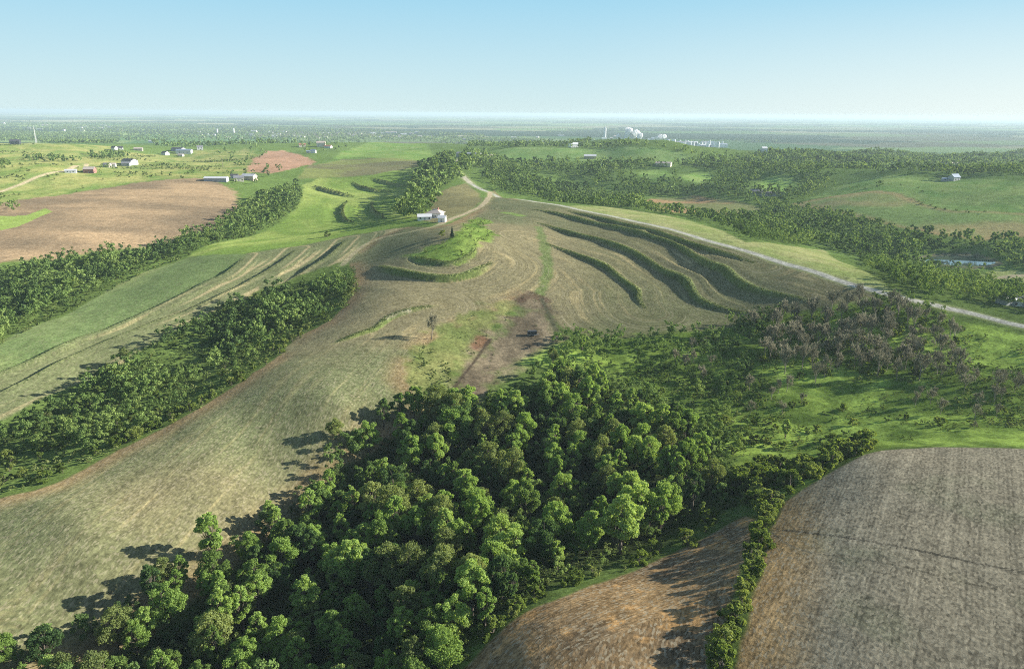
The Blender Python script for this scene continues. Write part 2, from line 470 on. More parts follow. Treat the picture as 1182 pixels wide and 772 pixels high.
# the long olive field: straight rows low down, rows along the banks higher up
u0, v0 = rot_uv(9)
upz = sstep(285, 330, GY) * (TNEAR < 70)
MU = np.where(upz > .5, TNEAR, u0); MV = np.where(upz > .5, TARC, v0)
def _main(k, sd):
    x, y = GX[k], GY[k]
    streak = fbm(MU[k] / 1.7, MV[k] / 38, 91, 4)
    low = 1 - upz[k]
    base = mixc(alb(106, 111, 77), alb(133, 125, 92), sstep(.36, .64, n_big[k]))
    right = sstep(20, 60, x) * sstep(300, 340, y)
    base = base * (1 - right[:, None]) + mixc(alb(102, 108, 72), alb(120, 114, 82), n_big[k]) * right[:, None]
    straw = sstep(.60, .74, streak * .78 + n_mid[k] * .32 - .02) * (.2 + .45 * sstep(.45, .65, n_big[k]))
    base = base * (1 - .75 * straw[:, None]) + alb(188, 170, 122)[None] * .75 * straw[:, None]
    rim = sstep(13, 2, sd[k]) * (x < 5) * sstep(-.1, .2, n_mid[k] - .3)
    base = base * (1 - .6 * rim[:, None]) + alb(150, 122, 88)[None] * .6 * rim[:, None]
    return base
field('main', _main, 1.2, 1.6, (MU, MV), 0.55, 'terraced_field')
field('crestpatch', lambda k, sd: mixc(alb(122, 118, 84), alb(150, 142, 96), n_mid[k]), 2, 3, name='terraced_field')
field('rough', grass((106, 118, 66), (142, 142, 88)), 5, 9, name='rough_grass_field')
field('knoll', grass((98, 124, 54), (148, 168, 84)), 2.5, 5, name='rough_grass_field')
field('dirt', lambda k, sd: mixc(alb(102, 92, 74), alb(146, 132, 106), sstep(.3, .7, fbm(GX[k] / 9, GY[k] / 30, 15, 4))), 6, 9, name='dirt_field')
field('valley', lambda k, sd: mixc(alb(96, 118, 52), alb(154, 178, 82), sstep(.40, .60, n_mid[k] * .45 + n_big[k] * .3 + n_sm[k] * .25)), 4, 5, name='valley_meadow')
def _stubR(k, sd):
    c = mixc(alb(122, 115, 94), alb(146, 137, 114), sstep(.35, .65, n_big[k]))
    g = sstep(.55, .7, n_mid[k])[:, None] * .4
    c = c * (1 - g) + alb(108, 112, 84)[None] * g
    e = (sstep(16, 3, sd[k]) * sstep(92, 66, GX[k]))[:, None]
    return c * (1 - .8 * e) + alb(170, 140, 92)[None] * .8 * e
field('stubR', _stubR, .8, 1.0, rot_uv(33), 1.0, 'stubble_field')
eM = seg_dist(GX, GY, path("490,812 540,767 590,717 640,692 710,667 770,642 830,612 860,597"))
uM, vM = rot_uv(19)
w_ = eM[0] < 17 + 6 * n_big
def _stubM(k, sd):
    c = mixc(alb(120, 102, 76), alb(152, 126, 88), sstep(.35, .65, n_mid[k]))
    sp = sstep(.6, .72, fbm(GX[k] / 4, GY[k] / 4, 23, 3))[:, None] * .6
    return c * (1 - sp) + alb(190, 150, 96)[None] * sp
field('stubM', _stubM, .8, 1.0, (np.where(w_, eM[0], uM), np.where(w_, eM[2], vM)), 1.0, 'straw_field')
# grass on the terrace banks, with painted shade and a painted sunlit lip
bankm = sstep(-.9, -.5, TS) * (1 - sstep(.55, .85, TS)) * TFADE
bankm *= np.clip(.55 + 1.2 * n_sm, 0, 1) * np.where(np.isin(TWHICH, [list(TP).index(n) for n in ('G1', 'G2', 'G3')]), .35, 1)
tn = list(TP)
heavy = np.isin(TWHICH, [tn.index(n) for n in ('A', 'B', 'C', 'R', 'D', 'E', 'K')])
bc = mixc(alb(78, 92, 52), alb(120, 134, 72), n_mid)  # duller green: shade of the bank faces worked into the grass colour
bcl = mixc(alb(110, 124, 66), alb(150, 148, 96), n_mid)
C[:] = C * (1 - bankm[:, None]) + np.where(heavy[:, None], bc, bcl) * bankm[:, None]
lip = sstep(-1.1, -.8, TS) * (1 - sstep(-.25, 0, TS)) * TFADE * heavy * .9  # sunlit top edge of the banks, painted as paler grass
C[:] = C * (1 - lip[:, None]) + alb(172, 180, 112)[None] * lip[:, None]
ROW[bankm > .5, 2] = 0.1
# green grass way between the terrace ends and the house hill, and a dark scar of soil
for s, w, c in (("622,262 630,290 632,320 622,340", 4.5, (100, 120, 64)), ("583,246 600,249", 5, (126, 156, 70)), ("600,347 614,340 628,346", 5, (92, 74, 60)), ("548,402 556,392", 5, (128, 92, 74))):
    d, _, _, _ = seg_dist(GX, GY, path(s)); q = (sstep(w, w * .4, d + (n_sm - .5) * w))[:, None] * .8
    C[:] = C * (1 - q) + alb(*c)[None] * q
for p, w, c in TRAIL:
    d, _, _, _ = seg_dist(GX, GY, p); q = sstep(w, w * .35, d + (n_sm - .5) * w * .8)[:, None] * .85
    C[:] = C * (1 - q) + alb(*c)[None] * q
# roads
for rk, (p, w) in RP.items():
    d, _, arc, L = seg_dist(GX, GY, p)
    main = rk in ('road', 'hillroad')
    sh = sstep(w * 1.25, w * .7, d + (n_sm - .5) * 2.5)[:, None] * (.6 if main else .35)
    C[:] = C * (1 - sh) + alb(150, 156, 104)[None] * sh
    q = sstep(w * .62, w * .42, d)[:, None] * (.95 if rk != 'track' else .6)
    rc = {'road': (186, 182, 168), 'hillroad': (190, 182, 160)}.get(rk, (186, 170, 136))
    C[:] = C * (1 - q) + (alb(*rc)[None] * (.9 + .2 * n_sm[:, None])) * q
    kk = d < w * .5
    ROW[d < w * .62, 2] = 0
    nm = 'road' if main else 'farm_track'
    if nm not in NAMES: NAMES.append(nm)
    if rk not in ('track',): FID[kk] = NAMES.index(nm)
psd = poly_sd(GX, GY, POND, 30)
kk = (psd > -5) & (psd <= 0); C[kk] = alb(120, 118, 92)
NAMES.append('water'); FID[psd > 0] = NAMES.index('water')
C[:] = np.clip(C, 0.004, .85)
print('colour', round(time.time() - T0, 1))

# ------------------------------------------------------------------ materials
def new_mat(name):
    m_ = bpy.data.materials.new(name); m_.use_nodes = True
    nt = m_.node_tree; nt.nodes.clear()
    out = nt.nodes.new('ShaderNodeOutputMaterial')
    return m_, nt, out
def N(nt, t, **kw):
    n = nt.nodes.new(t)
    for k, v in kw.items():
        if k.startswith('i_'): n.inputs[k[2:]].default_value = v
        else: setattr(n, k, v)
    return n
def math_(nt, op, a, b=None, c=None):
    n = nt.nodes.new('ShaderNodeMath'); n.operation = op
    for i, v in enumerate((a, b, c)):
        if v is None: continue
        if isinstance(v, (int, float)): n.inputs[i].default_value = v
        else: nt.links.new(v, n.inputs[i])
    return n.outputs[0]
def noise(nt, vec, scale, detail=3, rough=.55):
    n = N(nt, 'ShaderNodeTexNoise'); n.inputs['Scale'].default_value = scale; n.inputs['Detail'].default_value = detail; n.inputs['Roughness'].default_value = rough
    nt.links.new(vec, n.inputs['Vector'])
    return n.outputs['Fac']
def maprange(nt, v, a, b, c, d):
    n = N(nt, 'ShaderNodeMapRange'); n.inputs[1].default_value = a; n.inputs[2].default_value = b; n.inputs[3].default_value = c; n.inputs[4].default_value = d
    nt.links.new(v, n.inputs[0])
    return n.outputs[0]
def mixrgb(nt, fac, a, b, mode='MIX'):
    n = N(nt, 'ShaderNodeMix'); n.data_type = 'RGBA'; n.blend_type = mode
    for k, v in ((0, fac), (6, a), (7, b)):
        if isinstance(v, (int, float)): n.inputs[k].default_value = v
        elif isinstance(v, tuple): n.inputs[k].default_value = (*v, 1)
        else: nt.links.new(v, n.inputs[k])
    return n.outputs[2]

def land_mat():
    m_, nt, out = new_mat('land')
    ac = N(nt, 'ShaderNodeAttribute', attribute_name='tone')
    ar = N(nt, 'ShaderNodeAttribute', attribute_name='rows')
    geo = N(nt, 'ShaderNodeNewGeometry')
    sep = N(nt, 'ShaderNodeSeparateXYZ'); nt.links.new(ar.outputs['Vector'], sep.inputs[0])
    u, v, amp = sep.outputs
    pos = geo.outputs['Position']
    # fine ground texture
    n1 = noise(nt, pos, .9, 5, .65)
    n2 = noise(nt, pos, .12, 4, .6)
    f = math_(nt, 'MULTIPLY', maprange(nt, n1, .25, .75, .5, 1.5), maprange(nt, n2, .3, .7, .84, 1.16))
    n3 = noise(nt, pos, .33, 6, .75)
    k3 = math_(nt, 'SUBTRACT', 1.0, math_(nt, 'MULTIPLY', amp, .7))
    f = math_(nt, 'MULTIPLY', f, math_(nt, 'ADD', 1.0, math_(nt, 'MULTIPLY', math_(nt, 'SUBTRACT', maprange(nt, n3, .3, .7, .62, 1.38), 1.0), k3)))
    # crop rows: long along v, narrow across u
    cv = N(nt, 'ShaderNodeCombineXYZ'); nt.links.new(math_(nt, 'MULTIPLY', u, 1.5), cv.inputs[0]); nt.links.new(math_(nt, 'MULTIPLY', v, .13), cv.inputs[1])
    nt.links.new(math_(nt, 'MULTIPLY', math_(nt, 'ADD', u, v), .23), cv.inputs[2])
    r1 = noise(nt, cv.outputs[0], 1.0, 4, .7)
    cv2 = N(nt, 'ShaderNodeCombineXYZ'); nt.links.new(math_(nt, 'MULTIPLY', u, .42), cv2.inputs[0]); nt.links.new(math_(nt, 'MULTIPLY', v, .008), cv2.inputs[1])
    r2 = noise(nt, cv2.outputs[0], 1.0, 3, .6)
    wob = math_(nt, 'ADD', u, math_(nt, 'MULTIPLY', n2, .5))
    sn = math_(nt, 'SINE', math_(nt, 'MULTIPLY', wob, 2 * math.pi / .92))
    rr = math_(nt, 'ADD', math_(nt, 'MULTIPLY', math_(nt, 'SUBTRACT', r1, .5), .8), math_(nt, 'MULTIPLY', math_(nt, 'SUBTRACT', r2, .5), 1.25))
    rr = math_(nt, 'ADD', rr, math_(nt, 'MULTIPLY', sn, .10))
    f = math_(nt, 'MULTIPLY', f, math_(nt, 'ADD', 1.0, math_(nt, 'MULTIPLY', rr, amp)))
    col = mixrgb(nt, 1.0, ac.outputs['Color'], (1, 1, 1), 'MULTIPLY')
    cs = N(nt, 'ShaderNodeVectorMath', operation='SCALE'); nt.links.new(col, cs.inputs[0]); nt.links.new(f, cs.inputs['Scale'])
    # bits of straw lying along the rows
    cv3 = N(nt, 'ShaderNodeCombineXYZ'); nt.links.new(math_(nt, 'MULTIPLY', u, 2.7), cv3.inputs[0]); nt.links.new(math_(nt, 'MULTIPLY', v, 1.05), cv3.inputs[1])
    vo = N(nt, 'ShaderNodeTexVoronoi'); vo.voronoi_dimensions = '2D'; vo.inputs['Scale'].default_value = 1.0; nt.links.new(cv3.outputs[0], vo.inputs['Vector'])
    sv = N(nt, 'ShaderNodeSeparateColor'); nt.links.new(vo.outputs['Color'], sv.inputs[0])
    dk = math_(nt, 'ADD', 1.0, math_(nt, 'MULTIPLY', math_(nt, 'SUBTRACT', sv.outputs[1], .5), math_(nt, 'MULTIPLY', amp, .55)))
    cs2 = N(nt, 'ShaderNodeVectorMath', operation='SCALE'); nt.links.new(cs.outputs[0], cs2.inputs[0]); nt.links.new(dk, cs2.inputs['Scale'])
    bits = math_(nt, 'MULTIPLY', maprange(nt, sv.outputs[0], .70, .95, 0, .6), amp)
    c2 = mixrgb(nt, bits, cs2.outputs[0], (.46, .40, .27))
    b = N(nt, 'ShaderNodeBump'); b.inputs['Strength'].default_value = .5; b.inputs['Distance'].default_value = .35
    nt.links.new(n1, b.inputs['Height'])
    p = N(nt, 'ShaderNodeBsdfDiffuse'); p.inputs['Roughness'].default_value = .6
    nt.links.new(c2, p.inputs['Color']); nt.links.new(b.outputs[0], p.inputs['Normal'])
    nt.links.new(p.outputs[0], out.inputs['Surface'])
    return m_
def water_mat():
    m_, nt, out = new_mat('water')
    p = N(nt, 'ShaderNodeBsdfPrincipled'); p.inputs['Base Color'].default_value = (.05, .07, .06, 1); p.inputs['Roughness'].default_value = .06
    g = N(nt, 'ShaderNodeNewGeometry')
    b = N(nt, 'ShaderNodeBump'); b.inputs['Strength'].default_value = .05; nt.links.new(noise(nt, g.outputs['Position'], .8), b.inputs['Height']); nt.links.new(b.outputs[0], p.inputs['Normal'])
    nt.links.new(p.outputs[0], out.inputs['Surface'])
    return m_
def plain_mat(name, c, rough=.7, metal=0, var=.12, scale=1.5):
    m_, nt, out = new_mat(name)
    g = N(nt, 'ShaderNodeTexCoord')
    n_ = noise(nt, g.outputs['Object'], scale, 4, .6)
    col = mixrgb(nt, maprange(nt, n_, .3, .7, 0, 1), tuple(v * (1 - var) for v in c), tuple(min(.9, v * (1 + var)) for v in c))
    p = N(nt, 'ShaderNodeBsdfPrincipled'); p.inputs['Roughness'].default_value = rough; p.inputs['Metallic'].default_value = metal
    nt.links.new(col, p.inputs['Base Color']); nt.links.new(p.outputs[0], out.inputs['Surface'])
    return m_
def leaf_mat(name, pal, trans=.48, use_attr=False):
    """pal: three leaf colours (dark, mid, light)"""
    m_, nt, out = new_mat(name)
    at = N(nt, 'ShaderNodeAttribute', attribute_name='tint')
    oi = N(nt, 'ShaderNodeObjectInfo')
    fac = at.outputs['Fac'] if use_attr else oi.outputs['Random']
    lf = N(nt, 'ShaderNodeAttribute', attribute_name='leaf')
    f2 = math_(nt, 'ADD', math_(nt, 'MULTIPLY', fac, .8), math_(nt, 'MULTIPLY', lf.outputs['Fac'], .2))
    cr = N(nt, 'ShaderNodeValToRGB'); e = cr.color_ramp.elements
    e[0].color = (*pal[0], 1); e[1].color = (*pal[2], 1); e[0].position = .08; e[1].position = .92
    e.new(.5).color = (*pal[1], 1)
    nt.links.new(f2, cr.inputs[0])
    d = N(nt, 'ShaderNodeBsdfDiffuse'); t = N(nt, 'ShaderNodeBsdfTranslucent')
    nt.links.new(cr.outputs[0], d.inputs[0])
    tc = mixrgb(nt, 1.0, cr.outputs[0], (1.15, 1.1, .55), 'MULTIPLY'); nt.links.new(tc, t.inputs[0])
    mx = N(nt, 'ShaderNodeMixShader'); mx.inputs[0].default_value = trans
    nt.links.new(d.outputs[0], mx.inputs[1]); nt.links.new(t.outputs[0], mx.inputs[2])
    nt.links.new(mx.outputs[0], out.inputs['Surface'])
    return m_

LAND = land_mat(); WATER = water_mat()

# ------------------------------------------------------------------ mesh helpers
def mesh_np(name, V, Fc, k, mat, attrs=(), smooth=False):
    """V n x 3, Fc m x k"""
    me = bpy.data.meshes.new(name)
    V = np.ascontiguousarray(V, np.float32); Fc = np.ascontiguousarray(Fc, np.int32)
    me.vertices.add(len(V)); me.vertices.foreach_set('co', V.ravel())
    me.loops.add(Fc.size); me.loops.foreach_set('vertex_index', Fc.ravel())
    me.polygons.add(len(Fc))
    me.polygons.foreach_set('loop_start', np.arange(0, Fc.size, k, dtype=np.int32))
    if smooth: me.polygons.foreach_set('use_smooth', np.ones(len(Fc), bool))
    for an, at, ad, arr in attrs:
        a = me.attributes.new(an, at, ad)
        key = {'FLOAT': 'value', 'FLOAT_COLOR': 'color', 'FLOAT_VECTOR': 'vector'}[at]
        a.data.foreach_set(key, np.ascontiguousarray(arr, np.float32).ravel())
    me.materials.append(mat)
    me.update(calc_edges=True)
    return me
def tag(o, label=None, cat=None, group=None, kind=None):
    if label: o['label'] = label
    if cat: o['category'] = cat
    if group: o['group'] = group
    if kind: o['kind'] = kind
    return o
def link(name, me, parent=None):
    o = bpy.data.objects.new(name, me); COL.objects.link(o)
    if parent is not None: o.parent = parent
    return o
def empty(name, loc, rz=0):
    o = bpy.data.objects.new(name, None); COL.objects.link(o)
    o.location = loc; o.rotation_euler = (0, 0, rz); o.empty_display_size = .5
    return o

# the land, one mesh cut along the field edges ------------------------
idx = np.arange(NR * NC).reshape(NR, NC)
FACES = np.stack([idx[:-1, :-1], idx[:-1, 1:], idx[1:, 1:], idx[1:, :-1]], -1).reshape(-1, 4)
fid = FID[FACES[:, 0]]
VV = np.stack([GX, GY, GZ], 1)
LLAB = {
 'meadow': 'land of grass, woodland floor and far farmed plain reaching the horizon',
 'terraced_field': 'long olive brown crop field with curved grassy terraces', 'striped_field': 'grey green field striped by thin pale terraces',
 'bare_field': 'bare pinkish brown ploughed soil', 'green_field': 'bright green field with dark terrace hedges',
 'stubble_field': 'grey stubble field with straight rows', 'straw_field': 'orange brown straw field beside the big wood',
 'road': 'pale gravel road along the ridge', 'farm_track': 'pale dirt track', 'water': 'small pond shining among trees'}
for i, n in enumerate(NAMES):
    f = FACES[fid == i]
    if not len(f): continue
    used, inv = np.unique(f, return_inverse=True)
    c4 = np.concatenate([C[used], np.ones((len(used), 1))], 1)
    me = mesh_np(n, VV[used], inv.reshape(-1, 4), 4, WATER if n == 'water' else LAND,
                 [('tone', 'FLOAT_COLOR', 'POINT', c4), ('rows', 'FLOAT_VECTOR', 'POINT', ROW[used])], True)
    o = link(n, me)
    tag(o, LLAB.get(n), kind='structure')
print('land', round(time.time() - T0, 1))

# ------------------------------------------------------------------ vegetation: crown shapes
def leaf_tris(c, nrm, size, rng, quad=True):
    """c n x 3 centres, nrm n x 3 facing; returns V (n*4) x 3 as kite-shaped leaf sprays"""
    n = len(c)
    t = rng.normal(size=(n, 3)); t -= (t * nrm).sum(1, keepdims=True) * nrm
    t /= np.linalg.norm(t, axis=1, keepdims=True) + 1e-9
    b = np.cross(nrm, t)
    s = size * rng.uniform(.65, 1.35, (n, 1))
    w = s * rng.uniform(.55, .95, (n, 1))
    k = rng.uniform(-.25, .25, (n, 1)) * s
    return np.stack([c - t * s * .5, c + b * w * .5 + nrm * k, c + t * s * .5, c - b * w * .5 + nrm * k], 1)

def crown_points(rng, H, Rr, lobes, n, base=.28, shape=1.0):
    """clumps of leaves: a crown of overlapping lobes; returns centres and outward directions"""
    L = []
    for i in range(lobes):
        for _ in range(40):
            a = rng.uniform(0, 2 * math.pi); zz = rng.uniform(0, 1)
            env = math.sin(math.pi * min(1, (zz * .82 + .16)) ) ** .7
            rr = Rr * env * math.sqrt(rng.uniform(.15, 1)) * .86
            c = np.array([rr * math.cos(a), rr * math.sin(a), H * (base + (1 - base) * (.1 + .78 * zz))])
            r = Rr * rng.uniform(.15, .34) * (1.1 - .35 * zz)
            if all(np.linalg.norm(c - q[0]) > .55 * (r + q[1]) for q in L): break
        L.append((c, r))
    cs = np.array([q[0] for q in L]); rs = np.array([q[1] for q in L])
    k = rng.choice(len(L), n * 2, p=rs ** 2 / (rs ** 2).sum())
    d = rng.normal(size=(n * 2, 3)); d[:, 2] = d[:, 2] * .9 + .25
    d /= np.linalg.norm(d, axis=1, keepdims=True)
    # each lobe is itself knobbly
    kn = .74 + .52 * vnoise(d[:, 0] * 2.3 + k * 7.1, d[:, 1] * 2.3 + d[:, 2] * 2.9 + k * 3.3, 4)
    p = cs[k] + d * (rs[k] * kn * (.35 + .72 * rng.uniform(0, 1, n * 2) ** .5))[:, None] * np.array([1, 1, .88])
    # leave out what lies deep inside another lobe
    dist = np.linalg.norm(p[:, None] - cs[None], axis=2) / rs[None]
    dist[np.arange(len(p)), k] = 9
    keep = dist.min(1) > .5
    p, d, k = p[keep][:n], d[keep][:n], k[keep][:n]
    return p, d, L

def tube(V, Fq, a, b, ra, rb, n=6):
    a = np.array(a, float); b = np.array(b, float); t = b - a; t /= np.linalg.norm(t) + 1e-9
    u = np.cross(t, [0, 0, 1.0] if abs(t[2]) < .9 else [1.0, 0, 0]); u /= np.linalg.norm(u); w = np.cross(t, u)
    o = len(V)
    for c, r in ((a, ra), (b, rb)):
        for i in range(n):
            q = 2 * math.pi * i / n
            V.append(c + r * (u * math.cos(q) + w * math.sin(q)))
    for i in range(n):
        j = (i + 1) % n
        Fq.append([o + i, o + j, o + n + j, o + n + i])

def trunk_mesh(name, rng, H, L, r0, mat, bend=.04):
    V, Fq = [], []
    pts = [np.array([0, 0, -.6])]
    for z in (.12, .25, .42, .6, .78):
        pts.append(np.array([rng.normal() * bend * H * z, rng.normal() * bend * H * z, H * z]))
    rad = [r0 * 1.25, r0, r0 * .85, r0 * .62, r0 * .4, r0 * .16]
    for i in range(5): tube(V, Fq, pts[i], pts[i + 1], rad[i], rad[i + 1], 7)
    for c, r in L:
        k = min(4, max(1, int(c[2] / H / .2)))
        s = pts[k] * .6 + pts[k - 1] * .4
        mid = s * .45 + c * .55 - np.array([0, 0, .04 * H])
        tube(V, Fq, s, mid, rad[k] * .55, rad[k] * .34, 5); tube(V, Fq, mid, c, rad[k] * .34, rad[k] * .1, 5)
    return mesh_np(name, np.array(V), np.array(Fq), 4, mat, smooth=True)

def crown_mesh(name, rng, H, Rr, lobes, n, size, mat, base=.28):
    p, d, L = crown_points(rng, H, Rr, lobes, n, base)
    nrm = d * .55 + rng.normal(size=d.shape) * .55 + np.array([0, 0, .10])
    nrm /= np.linalg.norm(nrm, axis=1, keepdims=True)
    q = leaf_tris(p, nrm, size, rng)
    V = q.reshape(-1, 3); Fq = np.arange(len(V)).reshape(-1, 4)
    lf = np.repeat(rng.uniform(0, 1, len(p)), 4)
    return mesh_np(name, V, Fq, 4, mat, [('leaf', 'FLOAT', 'POINT', lf)]), L

BARK = plain_mat('bark', (.13, .105, .08), .9, 0, .3, 6)
GREYBARK = plain_mat('grey_bark', (.23, .195, .165), .9, 0, .25, 6)
LEAF = leaf_mat('leaves', ((.155, .235, .066), (.28, .415, .105), (.39, .51, .155)))
LEAFP = leaf_mat('pale_leaves', ((.16, .205, .075), (.23, .285, .098), (.30, .355, .125)))
LEAFD = leaf_mat('deep_green_leaves', ((.075, .135, .050), (.13, .215, .070), (.19, .29, .088)))
BUSH = leaf_mat('bush_leaves', ((.095, .140, .038), (.185, .260, .058), (.29, .340, .105)))
WOODL = leaf_mat('woodland_leaves', ((.090, .145, .050), (.170, .258, .074), (.275, .36, .110)), .25, True)
UNDER = leaf_mat('undergrowth_leaves', ((.085, .130, .042), (.165, .225, .064), (.26, .30, .115)), .25, True)
CONIF = leaf_mat('dark_needles', ((.018, .035, .018), (.022, .042, .02), (.03, .05, .022)), .1)
TWIG = plain_mat('dead_twigs', (.25, .232, .145), .95, 0, .3, .9)

rg = np.random.default_rng(5)
TREE_V = []
for i in range(12):
    H = 14.0; Rr = [3.6, 4.6, 3.0, 5.0, 4.0, 2.7][i % 6]
    mt = LEAFP if i in (4, 9) else LEAFD if i in (2, 7) else LEAF
    cm, L = crown_mesh('crown', rg, H, Rr, int(rg.integers(24, 40)), 7000, .40, mt, [.26, .2, .3, .22][i % 4])
    TREE_V.append((cm, trunk_mesh('trunk', rg, H, L, .26, BARK)))
SHRUB_V = []
for i in range(7):
    cm, L = crown_mesh('foliage', rg, 4.0, [2.2, 2.6, 1.9][i % 3], int(rg.integers(7, 12)), 1300, .34, BUSH if i != 3 else LEAFP, .05)
    SHRUB_V.append((cm, trunk_mesh('stems', rg, 4.0, L, .10, BARK)))

def twig_tree(rng, H):
    V, Fq, V2, F2 = [], [], [], []
    def grow(a, d, l, r, lev):
        b = a + d * l
        if lev < 2: tube(V, Fq, a, b, r, r * .62, 5)
        else: tube(V2, F2, a, b, r, r * .5, 3)
        if lev >= 5: return
        n = 3 if lev else 5
        if lev in (1, 2, 3): n = 4
        for i in range(n):
            e = d * .9 + rng.normal(size=3) * (.48 if lev else .42) + np.array([0, 0, .30])
            e /= np.linalg.norm(e)
            s = a + d * l * (rng.uniform(.45, 1.0))
            grow(s, e, l * rng.uniform(.52, .78), max(r * .5, .042), lev + 1)
    grow(np.array([0, 0, -.4]), np.array([rng.normal() * .05, rng.normal() * .05, 1.0]), H * .34, H * .017, 0)
    V, V2 = np.array(V), np.array(V2); k = H / V2[:, 2].max()
    V[:, 2] *= k; V2[:, 2] *= k
    return V, np.array(Fq), V2, np.array(F2)
BARE_V = []
for i in range(6):
    a, b, c, d = twig_tree(rg, 9.0)
    BARE_V.append((mesh_np('crown', c, d, 4, TWIG), mesh_np('trunk', a, b, 4, GREYBARK, smooth=True)))

# far trees, whole stands of them in one mesh: simpler crowns the farther off
def lod_templates(rng, n, size, k=6, base=.2):
    out = []
    for i in range(k):
        p, d, L = crown_points(rng, 1.0, .40, 9 if n > 100 else 6, n, base)
        nrm = d * .6 + rng.normal(size=d.shape) * .5; nrm /= np.linalg.norm(nrm, axis=1, keepdims=True)
        q = leaf_tris(p, nrm, size, rng)
        out.append(q)
    return out
LODS = [(330, lod_templates(rg, 1300, .043)), (620, lod_templates(rg, 400, .074)), (1200, lod_templates(rg, 80, .17)), (2600, lod_templates(rg, 22, .34)), (1e9, lod_templates(rg, 9, .55))]
def merge_plants(name, items, mat, lods, wfac=1.0):
    """items: array of x, y, z, h, tint"""
    items = np.asarray(items)
    dist = np.sqrt(items[:, 0] ** 2 + items[:, 1] ** 2 + (HCAM - items[:, 2]) ** 2)
    Vs, Ts, Ls = [], [], []
    rng = np.random.default_rng(3)
    lo = 0
    var = rng.integers(0, 6, len(items))
    for hi, tmpl in lods:
        for v in range(len(tmpl)):
            m_ = (dist >= lo) & (dist < hi) & (var == v)
            it = items[m_]
            if not len(it): continue
            q = tmpl[v]                           # k x 4 x 3
            a = rng.uniform(0, 2 * math.pi, len(it)); h = it[:, 3]
            w = h * wfac * rng.uniform(.7, 1.3, len(it))
            x = q[None, ..., 0] * np.cos(a)[:, None, None] - q[None, ..., 1] * np.sin(a)[:, None, None]
            y = q[None, ..., 0] * np.sin(a)[:, None, None] + q[None, ..., 1] * np.cos(a)[:, None, None]
            P_ = np.stack([x * w[:, None, None] + it[:, 0][:, None, None], y * w[:, None, None] + it[:, 1][:, None, None],
                           q[None, ..., 2] * h[:, None, None] + it[:, 2][:, None, None]], -1)
            Vs.append(P_.reshape(-1, 3))
            Ts.append(np.repeat(it[:, 4], q.shape[0] * 4))
            Ls.append(np.repeat(rng.uniform(0, 1, len(it) * q.shape[0]), 4))
        lo = hi
    V = np.concatenate(Vs); t = np.concatenate(Ts); l = np.concatenate(Ls)
    me = mesh_np(name, V, np.arange(len(V)).reshape(-1, 4), 4, mat, [('tint', 'FLOAT', 'POINT', t), ('leaf', 'FLOAT', 'POINT', l)])
    o = link(name, me); tag(o, kind='stuff')
    print(name, len(items), 'plants', len(V) // 4, 'faces')
    return o

# ------------------------------------------------------------------ where they stand
def scatter(poly, space, rng, jitter=.42, sdmin=None):
    lo = poly.min(0); hi = poly.max(0)
    nx = int((hi[0] - lo[0]) / space) + 2; ny = int((hi[1] - lo[1]) / space) + 2
    X, Y = np.meshgrid(np.arange(nx), np.arange(ny))
    X = lo[0] + (X + (Y % 2) * .5) * space; Y = lo[1] + Y * space
    x = (X + rng.uniform(-jitter, jitter, X.shape) * space).ravel(); y = (Y + rng.uniform(-jitter, jitter, X.shape) * space).ravel()
    m_ = inside(x, y, poly)
    return x[m_], y[m_]
def off_fields(x, y, keys, marg=0.0):
    ok = np.ones(len(x), bool)
    for k in keys:
        ok &= poly_sd(x, y, FP[k], 30) < -marg
    return ok
def off_roads(x, y, marg=3.0):
    ok = np.ones(len(x), bool)
    for p, w in RP.values():
        ok &= seg_dist(x, y, p)[0] > w * .5 + marg
    return ok
